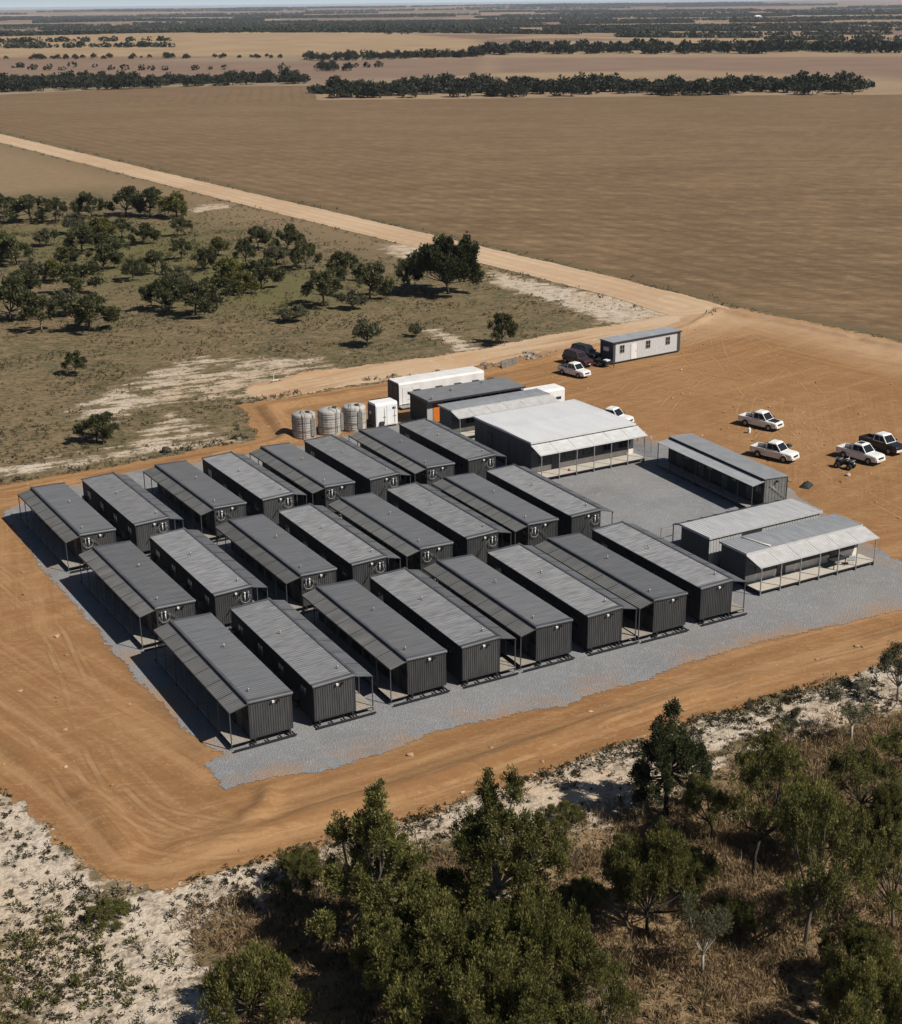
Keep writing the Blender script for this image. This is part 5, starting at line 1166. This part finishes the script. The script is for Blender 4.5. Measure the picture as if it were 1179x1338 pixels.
# grove left of the road
V_['grA'] = make_tree(31, 4.6, 2.4, 'clump', 130, .30, 40, .26, .15, LEAF_GROVE, BARK_DARK, .5, .3)
V_['grB'] = make_tree(32, 4.2, 2.6, 'clump', 150, .30, 40, .26, .15, LEAF_GROVE, BARK_DARK, .5, .2)
V_['grC'] = make_tree(33, 4.8, 2.1, 'open', 110, .28, 40, .26, .15, LEAF_GROVE, BARK, .5, .34)
V_['grD'] = make_tree(34, 3.8, 2.3, 'clump', 120, .38, 34, .32, .17, LEAF_GREY, BARK_DARK, .5, .22)
V_['grE'] = make_tree(35, 4.4, 2.0, 'clump', 120, .34, 36, .32, .18, LEAF, BARK_DARK, .7, .24)
V_['big'] = make_tree(36, 8.5, 5.0, 'bush', 560, .50, 50, .36, .2, LEAF_DARK, BARK_DARK, .9, .2)
GV = [  # rows of (base x, base y, crown height px, width px, kind), nearest the dirt road first
    [(5, 287, 36, 44, 'grB'), (40, 290, 38, 52, 'grA'), (73, 291, 32, 32, 'grC'), (120, 284, 36, 42, 'grB'), (165, 282, 42, 46, 'grB'), (197, 284, 42, 46, 'grA'), (232, 285, 36, 36, 'grE'), (98, 306, 26, 30, 'grD'), (160, 311, 25, 26, 'grC'), (187, 319, 30, 38, 'grB'), (237, 309, 25, 26, 'grC')],
    [(22, 346, 42, 46, 'grB'), (60, 322, 24, 28, 'grD'), (108, 330, 38, 48, 'grA'), (132, 316, 34, 36, 'grE'), (135, 353, 36, 46, 'grB'), (237, 340, 28, 28, 'grC'), (285, 334, 26, 24, 'grE'), (322, 349, 36, 26, 'grC'), (338, 327, 34, 34, 'grA'), (376, 328, 38, 38, 'grB'), (152, 338, 30, 34, 'grA'), (362, 347, 30, 32, 'grD'), (88, 350, 30, 34, 'grB'), (4, 340, 40, 40, 'grE')],
    [(47, 368, 30, 30, 'grD'), (70, 369, 32, 28, 'grE'), (105, 383, 44, 56, 'grB'), (175, 367, 28, 30, 'grC'), (203, 358, 34, 34, 'grA'), (268, 353, 30, 30, 'grB'), (300, 374, 40, 36, 'grE'), (400, 352, 42, 38, 'grB'), (342, 376, 42, 46, 'grA'), (450, 367, 42, 42, 'grA'), (532, 382, 44, 28, 'grC'), (484, 390, 52, 48, 'grA')],
    [(14, 420, 66, 64, 'grB'), (55, 434, 46, 40, 'grC'), (118, 433, 52, 62, 'grA'), (213, 405, 46, 50, 'grB'), (256, 412, 50, 60, 'grA'), (424, 400, 46, 48, 'grC'), (232, 384, 34, 38, 'grD'), (282, 394, 36, 44, 'grB'), (32, 390, 40, 44, 'grA'), (86, 412, 34, 42, 'grD'), (320, 384, 30, 34, 'grE'), (462, 404, 24, 34, 'grD')]]
RN = ["row nearest the road", "second row from the road", "third row from the road", "row nearest the camp"]
KN = {'grA': "spreading", 'grB': "rounded bushy", 'grC': "slender", 'grD': "low pale", 'grE': "upright"}
for r_, row in enumerate(GV):
    for i, (bx, by, h_, wd, kd) in enumerate(sorted(row)):
        lab = f"{KN[kd]} dark green tree, {ORD[i]} from left in the grove's {RN[r_]}"
        plant("grove_tree", kd, (bx, by), by-h_*1.06, wd*1.2, None, lab, "trees in the grove left of the road")
plant("grove_tree", 'big', (586, 384), 306, 106, 1.0, "largest dark tree of the grove, dense, at its right end near the road", "trees in the grove left of the road")
for (bx, by, h_, wd, kd, lab) in ((480, 452, 38, 46, 'grD', "dark twiggy shrub alone in the grass right of centre above the sandy track"), (655, 450, 46, 46, 'grB', "lone dark bush beside the steel pole above the sandy track"), (127, 576, 42, 62, 'grB', "lone dark bush on the left flat behind the back row of cabins"),
                                  (383, 420, 22, 46, 'grD', "low grey green shrub in the grass below the grove"), (543, 440, 18, 22, 'grD', "tiny dark shrub above the sandy track, between two larger shrubs"), (100, 490, 32, 34, 'grC', "thin faded tree alone in brown grass on the left")):
    plant("bush", kd, (bx, by), by-h_, wd, None, lab, "lone bushes on the flat", "bush")

# tree belts across the far paddocks
def belt_mesh(seed, n_t, n, L_, style='bush'):
    c, t, H, R = make_tree(seed, 9.0, 5.0, style, n_t, 1.2, n, L_, L_*.62, LEAF_FAR, BARK_DARK, .5, .2)
    nv = len(c.vertices); V = np.zeros(nv*3, np.float32); c.vertices.foreach_get("co", V); V = V.reshape(-1, 3); F = np.arange(nv).reshape(-1, 4)
    tn = np.zeros(len(c.polygons), np.float32); c.attributes["tint"].data.foreach_get("value", tn)
    me = mesh_np("belt_tree", np.concatenate([V, [[-.2, 0, 0], [.2, 0, 0], [.15, 0, 4], [-.15, 0, 4], [0, -.2, 0], [0, .2, 0], [0, .15, 4], [0, -.15, 4]]]), np.concatenate([F, [[nv, nv+1, nv+2, nv+3], [nv+4, nv+5, nv+6, nv+7]]]), [LEAF_FAR, BARK_DARK], {"tint": ('FACE', np.concatenate([tn, [.5, .5]]))}, fmat=np.concatenate([np.zeros(len(F)), [1, 1]]))
    bpy.data.meshes.remove(c); bpy.data.meshes.remove(t); return me
BM = [belt_mesh(50+k, 46, 12, 1.15) for k in range(5)]
FM = [belt_mesh(60+k, 16, 6, 2.4) for k in range(4)]
rb = random.Random(5)
def belt(a, b, n, depth, s0, s1, label, group, ms=BM, loose=False, name="belt_tree"):
    p, q = np.array(G(*a)), np.array(G(*b)); e = q-p; nn = np.array([-e[1], e[0]])/np.hypot(*e)
    if nn@p < 0: nn = -nn
    for i in range(n):
        t_ = rb.random() if loose else (i+rb.uniform(-.3, .3)+.5)/n; dd = depth*rb.random()**1.2
        x, y = p+e*t_+nn*dd; s = rb.uniform(s0, s1)
        o = link(name, rb.choice(ms)); o.location = (x, y, float(terrain(x, y))-1.3*s); o.rotation_euler.z = rb.uniform(0, 6.28); o.scale = (s*rb.uniform(.9, 1.25), s*rb.uniform(.9, 1.25), s)
        tag(o, label, "tree", group)
belt((418, 129), (700, 127), 48, 75, .75, 1.2, "dark green tree in the left half of the long belt beyond the ploughed field", "trees in the left half of the long belt")
belt((700, 127), (1146, 123), 62, 70, .7, 1.15, "dark green tree in the right half of the long belt beyond the ploughed field", "trees in the right half of the long belt")
belt((-40, 122), (222, 115), 52, 95, .65, 1.1, "dark tree in the belt at the left edge beyond the ploughed field", "trees of the left edge belt")
belt((232, 114), (405, 109), 28, 55, .65, 1.0, "dark tree in the short belt between the pale gap and the long belt", "trees of the short belt")
belt((0, 84), (375, 80), 44, 18, .28, .62, "small dark tree in the thin hedgerow across the left paddocks", "trees of the thin hedgerow", loose=True)
belt((412, 83), (640, 77), 40, 26, .45, 1.0, "dark tree in the broken row behind the long belt", "trees of the broken row")
belt((402, 93), (450, 94), 5, 30, .7, 1.0, "dark tree in the small clump just behind the gap of the belts", "trees of the small clump")
belt((632, 75), (1185, 70), 70, 90, .8, 1.25, "dark tree in the far belt across the right paddocks", "trees of the far right belt", FM)

# woodland too far to count
def far_wood():
    rg = np.random.default_rng(77); Cs = []; Rs = []
    def strip(r, az, length, depth, ang, dens, size):
        cx, cy_ = r*math.sin(az), r*math.cos(az); n = max(4, int(length*depth/(size*size)*dens))
        u = rg.uniform(-.5, .5, n)*length; v = rg.uniform(-.5, .5, n)*depth*(1-.5*np.abs(u/length*2)**2)
        dx, dy = math.cos(ang), math.sin(ang)
        x = cx+u*dx-v*dy; y = cy_+u*dy+v*dx
        Cs.append(np.stack([x, y], 1)); Rs.append(np.full(n, size)*rg.uniform(.6, 1.15, n))
    face = -YAW                                         # strips lie roughly across the view from the camp
    def at(px, py, wpx, depth, size=10, dens=1.0, tilt=0):
        x, y = G(px, py); r = math.hypot(x, y); strip(r, math.atan2(x, y), wpx*r/F_PX, depth, face+R_(tilt), dens, size)
    for (px, py, wpx, dp) in ((395, 44, 60, 40), (410, 46, 12, 20), (560, 43, 70, 50), (620, 46, 120, 60), (690, 50, 130, 60), (840, 49, 60, 50), (900, 52, 180, 40), (1100, 53, 180, 40), (760, 42, 90, 40), (905, 40, 140, 40), (30, 33, 140, 260), (120, 36, 120, 160), (230, 34, 170, 220), (330, 37, 130, 160), (420, 33, 180, 200),
                              (1130, 36, 30, 40), (1165, 37, 24, 40), (1020, 26, 120, 120), (930, 20, 180, 350), (660, 26, 260, 220), (500, 28, 220, 220), (820, 28, 160, 180), (760, 20, 260, 400), (60, 24, 200, 420), (250, 21, 260, 420), (450, 20, 260, 420), (600, 36, 120, 120), (270, 27, 130, 160), (1080, 17, 250, 420)):
        at(px, py, wpx, dp*.9, 9, 1.5)
    for (px, py, wpx, dp) in ((560, 119, 290, 55), (780, 117, 200, 50), (1000, 116, 260, 45), (90, 112, 250, 70), (310, 107, 180, 40), (720, 70, 200, 60), (900, 67, 220, 70), (1100, 66, 200, 70), (525, 78, 180, 20)):
        at(px, py, wpx, dp, 6.5, 1.1, -2)
    for k in range(34):
        r = 1500*(4200/1500)**rg.random(); strip(r, YAW+R_(rg.uniform(-24, 24)), rg.uniform(.10, .28)*r, rg.uniform(14, 50), face+R_(rg.normal(0, 6)), 1.2, 8)
    for k in range(70):
        az = YAW+R_(rg.uniform(-27, 27)); r = 2400*(13000/2400)**rg.random()
        strip(r, az, rg.uniform(.04, .18)*r, rg.uniform(.006, .025)*r, face+R_(rg.normal(0, 7)), .8, 8+r/900)
    for k in range(45):                                # scattered paddock trees
        az = YAW+R_(rg.uniform(-27, 27)); r = rg.uniform(900, 5000); strip(r, az, rg.uniform(10, 160), 8, face+R_(rg.normal(0, 8)), .6, 6.5)
    C = np.concatenate(Cs); S = np.concatenate(Rs); z = terrain(C[:, 0], C[:, 1])
    n = 16; m_ = len(C)*n; d = rg.normal(size=(m_, 3)); d /= np.linalg.norm(d, axis=1, keepdims=True); ss = np.repeat(S, n)
    pos = np.repeat(np.concatenate([C, z[:, None]], 1), n, 0)+np.array([0, 0, 1])*(ss*.28)[:, None]+d*np.stack([ss*.42, ss*.42, ss*.26], 1)
    a = rg.normal(size=(m_, 3)); a /= np.linalg.norm(a, axis=1, keepdims=True); b = np.cross(a, rg.normal(size=(m_, 3))); b /= np.linalg.norm(b, axis=1, keepdims=True)
    q = (ss*.17)[:, None]; V = np.stack([pos-a*q, pos+b*q, pos+a*q, pos-b*q], 1).reshape(-1, 3); V[:, 2] = np.maximum(V[:, 2], np.repeat(np.repeat(z, n), 4)-.5)
    tint = np.clip(np.repeat(rg.normal(.45, .15, len(C)), n)+rg.normal(0, .15, m_), 0, 1)
    o = link("far_woodland", mesh_np("far_woodland", V, np.arange(m_*4).reshape(-1, 4), [LEAF_FAR], {"tint": ('FACE', tint)}))
    tag(o, "dark far off woodland strips and scattered paddock trees towards the horizon", "woodland", kind="stuff")
far_wood()

# ground cover
def in_view(x, y, z=0, mg=60):
    d = np.stack([x, y, np.full_like(x, z-CAM_H)], 1); zz = d@fw; u = 589.5+F_PX*(d@cam_x)/zz; v = 669-F_PX*(d@cam_y)/zz
    return (u > -mg) & (u < 1179+mg) & (v < 1338+mg*1.5) & (zz > 0)
def scatter(name, label, cat, pts, rad, nb, L_, W_, m_, upb, seed, tint0=.45):
    rg = np.random.default_rng(seed); C = np.concatenate([pts, np.zeros((len(pts), 1))], 1); C[:, 2] = .02+rad*.15
    V, F, tint = leaves(C, rad, nb, L_, W_, upb, rg, outw=.9)
    V[:, 2] = np.maximum(V[:, 2], 0.0); tint = np.clip(tint+tint0-.45, 0, 1)
    o = link(name, mesh_np(name, V, F, [m_], {"tint": ('FACE', tint)})); return tag(o, label, cat, kind="stuff")
rg = np.random.default_rng(3)
def clear(x, y):   # not on the pad, the gravel or a road
    return (sdf(PAD, x, y) < .4) & (sdf(ROAD, x, y) < 0) & (sdf(TRACK, x, y) < 0)
# dry grass, lower right
N_ = 95000; x = rg.uniform(2, 75, N_); y = rg.uniform(30, 80, N_); k = in_view(x, y) & clear(x, y); x, y = x[k], y[k]
low = zone(LOWDRY, x, y, 2.0); k = (rg.random(len(x)) < low*sstep(.22, .46, fbm(x/3.5, y/3.5, 4, 4))*.62); P1 = np.stack([x[k], y[k]], 1)
scatter("dry_grass", "dry straw coloured grass under the foreground trees", "grass", P1, rg.uniform(.12, .3, len(P1)), 11, .40, .05, GRASS, 1.1, 21)
N_ = 2600; x = rg.uniform(2, 75, N_); y = rg.uniform(30, 80, N_); k = in_view(x, y) & clear(x, y) & (sdf(LOWDRY, x, y) > -1) & (fbm(x/5, y/5, 83, 4) > .47); P7 = np.stack([x[k], y[k]], 1)
scatter("bush_undergrowth", "dark knee high undergrowth between the foreground trees", "ground cover", P7, rg.uniform(.18, .5, len(P7)), 70, .17, .06, LEAF_DARK, .8, 28, .55)
# dark tufts on the white sand, thickening to the lower left
N_ = 52000; x = rg.uniform(-8, 80, N_); y = rg.uniform(36, 92, N_); k = in_view(x, y) & clear(x, y); x, y = x[k], y[k]
sz = zone(SAND[:2], x, y, 1.0); dl = sdf(GP([(-60, 1250), (60, 1240), (120, 1300), (130, 1500), (-60, 1500)]), x, y)
pr = np.where(sz > .3, .12+.75*sstep(.42, .62, fbm(x/4.2, y/4.2, 15, 4)), .25)+.6*sstep(-6, 2, dl); k = rg.random(len(x)) < pr*.62; P2 = np.stack([x[k], y[k]], 1)
scatter("scrub_tufts", "small dark scrub tufts dotted over the white sand", "ground cover", P2, rg.uniform(.06, .24, len(P2))*(1+.8*(rg.random(len(P2)) > .92)), 30, .10, .065, TUFT, .4, 22, .38)
# green low scrub in the bottom left corner
N_ = 2600; x = rg.uniform(-12, 25, N_); y = rg.uniform(40, 75, N_); k = in_view(x, y) & clear(x, y) & (rg.random(N_) < sstep(-7, 1, sdf(GP([(-80, 1255), (40, 1245), (95, 1300), (110, 1500), (-80, 1500)]), x, y))*.8); P3 = np.stack([x[k], y[k]], 1)
scatter("low_scrub", "dense low olive scrub in the bottom left corner", "ground cover", P3, rg.uniform(.2, .42, len(P3)), 46, .22, .07, LEAF, .8, 23, .40)
# tussocks over the flat left of the camp
N_ = 110000; x = rg.uniform(-30, 175, N_); y = rg.uniform(112, 330, N_); k = in_view(x, y) & clear(x, y) & (sdf(FIELD, x, y) < 0); x, y = x[k], y[k]
sz = zone(SAND, x, y, 2); tz = zone(TAN, x, y, 10); pr = (.55-.46*sz-.42*tz)*sstep(.34, .62, fbm(x/5, y/5, 31, 4)); k = rg.random(len(x)) < pr; P4 = np.stack([x[k], y[k]], 1)
scatter("flat_tussocks", "brown and olive tussocks over the flat between the camp and the road", "ground cover", P4, rg.uniform(.08, .24, len(P4))*(1+.9*(rg.random(len(P4)) > .95)), 9, .20, .12, TUFT, .5, 24, .74)
# undergrowth below the grove trees
x = rg.uniform(20, 135, 6500); y = rg.uniform(190, 330, 6500); gz = zone(GREEN, x, y, 14); k = in_view(x, y) & clear(x, y) & (rg.random(6500) < gz*sstep(.46, .66, fbm(x/7, y/7, 71, 3))*.8); P6 = np.stack([x[k], y[k]], 1)
scatter("grove_undergrowth", "dark knee high undergrowth between the grove trees", "ground cover", P6, rg.uniform(.3, 1.2, len(P6)), 46, .30, .15, LEAF_GROVE, .6, 27, .42)
# weeds and rubble along the edges of the pad
def edge_pts(poly, n, off0, off1, rg, jit=.6):
    P = np.array(poly); e = np.roll(P, -1, 0)-P; l = np.hypot(e[:, 0], e[:, 1]); i = rg.choice(len(P), n, p=l/l.sum()); t_ = rg.random(n)[:, None]
    p = P[i]+e[i]*t_; nn = np.stack([e[i, 1], -e[i, 0]], 1)/l[i][:, None]; p = p+nn*rg.uniform(off0, off1, n)[:, None]; return p[in_view(p[:, 0], p[:, 1], 0, 30)]
E0 = edge_pts(PAD, 5200, -2.6, 2.6, rg); k = (np.abs(sdf(PAD, E0[:, 0], E0[:, 1])+.9) < 1.0) & (fbm(E0[:, 0]/7, E0[:, 1]/7, 41, 3) > np.where((E0[:, 1] < 75) & (E0[:, 0] > 22), .36, .46)) & (E0[:, 0] < 100) & (sdf(ROAD, E0[:, 0], E0[:, 1]) < 0); E0 = E0[k]
scatter("edge_weeds", "dark weeds growing along the edge of the orange pad", "ground cover", E0, rg.uniform(.12, .34, len(E0)), 20, .24, .08, TUFT, .6, 25, .42)
E1 = edge_pts(ROAD, 1600, -2.5, 2.5, rg); k = (sdf(ROAD, E1[:, 0], E1[:, 1]) < -.3); E1 = E1[k]
scatter("road_verge", "brown weeds along the dirt road verge", "ground cover", E1, rg.uniform(.2, .5, len(E1)), 10, .4, .16, TUFT, .6, 26, .5)
def stones(name, label, pts, r0, r1, m_, seed):
    rg = np.random.default_rng(seed); base = []; b = lump(1, seed, .7, 1); co = np.array([v.co for v in b.vertices]); fs = np.array([p.vertices[:] for p in b.polygons]); n = len(pts)
    s = rg.uniform(r0, r1, n)*(.5+rg.random(n)**3*1.6); a = rg.uniform(0, 6.28, n); c_, s_ = np.cos(a), np.sin(a)
    q = co[None]*s[:, None, None]*np.stack([rg.uniform(.7, 1.4, n), rg.uniform(.7, 1.4, n), rg.uniform(.6, 1.0, n)], 1)[:, None]
    X = q[..., 0]*c_[:, None]-q[..., 1]*s_[:, None]+pts[:, 0][:, None]; Y = q[..., 0]*s_[:, None]+q[..., 1]*c_[:, None]+pts[:, 1][:, None]; Z = q[..., 2]+.02
    V = np.stack([X, Y, Z], -1).reshape(-1, 3); F = (fs[None]+(np.arange(n)*len(co))[:, None, None]).reshape(-1, 3)
    o = link(name, mesh_np(name, V, F, [m_])); return tag(o, label, "stones", kind="stuff")
E2 = edge_pts(PAD, 1500, -2.2, 1.8, rg); k = (np.abs(sdf(PAD, E2[:, 0], E2[:, 1])+.7) < .9) & (fbm(E2[:, 0]/5, E2[:, 1]/5, 43, 3) > .42) & (E2[:, 0] < 104); E2 = E2[k]
stones("rubble_edge", "broken pale rubble pushed up along the edge of the orange pad", E2, .06, .2, M['rock'], 3)
x = rg.uniform(2, 130, 2600); y = rg.uniform(56, 160, 2600); k = (sdf(PAD, x, y) > .5) & (sdf(GRAVEL, x, y) < -1.2) & in_view(x, y); P5 = np.stack([x[k], y[k]], 1)
stones("pad_stones", "small stones and clods strewn over the orange dirt", P5, .04, .11, mat("dirt_clods", (.34, .22, .13), .95, var=.5, vscale=.3), 4)
SC = np.array([G(rg.uniform(632, 656), rg.uniform(474, 486)) for _ in range(34)]+[G(rg.uniform(684, 720), rg.uniform(460, 474)) for _ in range(50)])
stones("scrap_rubble", "heap of grey broken rubble beside the upright pallets", SC, .10, .30, mat("grey_rubble", (.20, .185, .165), .9, var=.5, vscale=1.2), 5)
# small white shed far away on the right paddocks
fx, fy = G(990, 22.5); b = MB(); b.box(-9, 9, -6, 6, 0, 6); b.loft([[(-9.4, -6.5, 6), (-9.4, 6.5, 6), (-9.4, 0, 9)], [(9.4, -6.5, 6), (9.4, 6.5, 6), (9.4, 0, 9)]]); o = b.build("farm_shed", M['white']); o.location = (fx, fy, float(terrain(fx, fy))); tag(o, "tiny white farm shed among the far paddocks on the right", "shed")

# ------------------------------------------------------------------ air
hz = MB(); hz.box(-31000, 31000, -31000, 31000, -6, 46); ho = hz.build("haze", [])
hm = bpy.data.materials.new("haze_air"); n, N, L = nodes_of(hm); N.remove(N["Principled BSDF"]); pv = N.new("ShaderNodeVolumePrincipled")
pv.inputs["Color"].default_value = (.80, .88, 1, 1); pv.inputs["Density"].default_value = 4.5e-5; L.new(pv.outputs[0], N["Material Output"].inputs["Volume"])
ho.data.materials.append(hm); tag(ho, "thin pale blue haze over the far paddocks", "haze", kind="stuff")
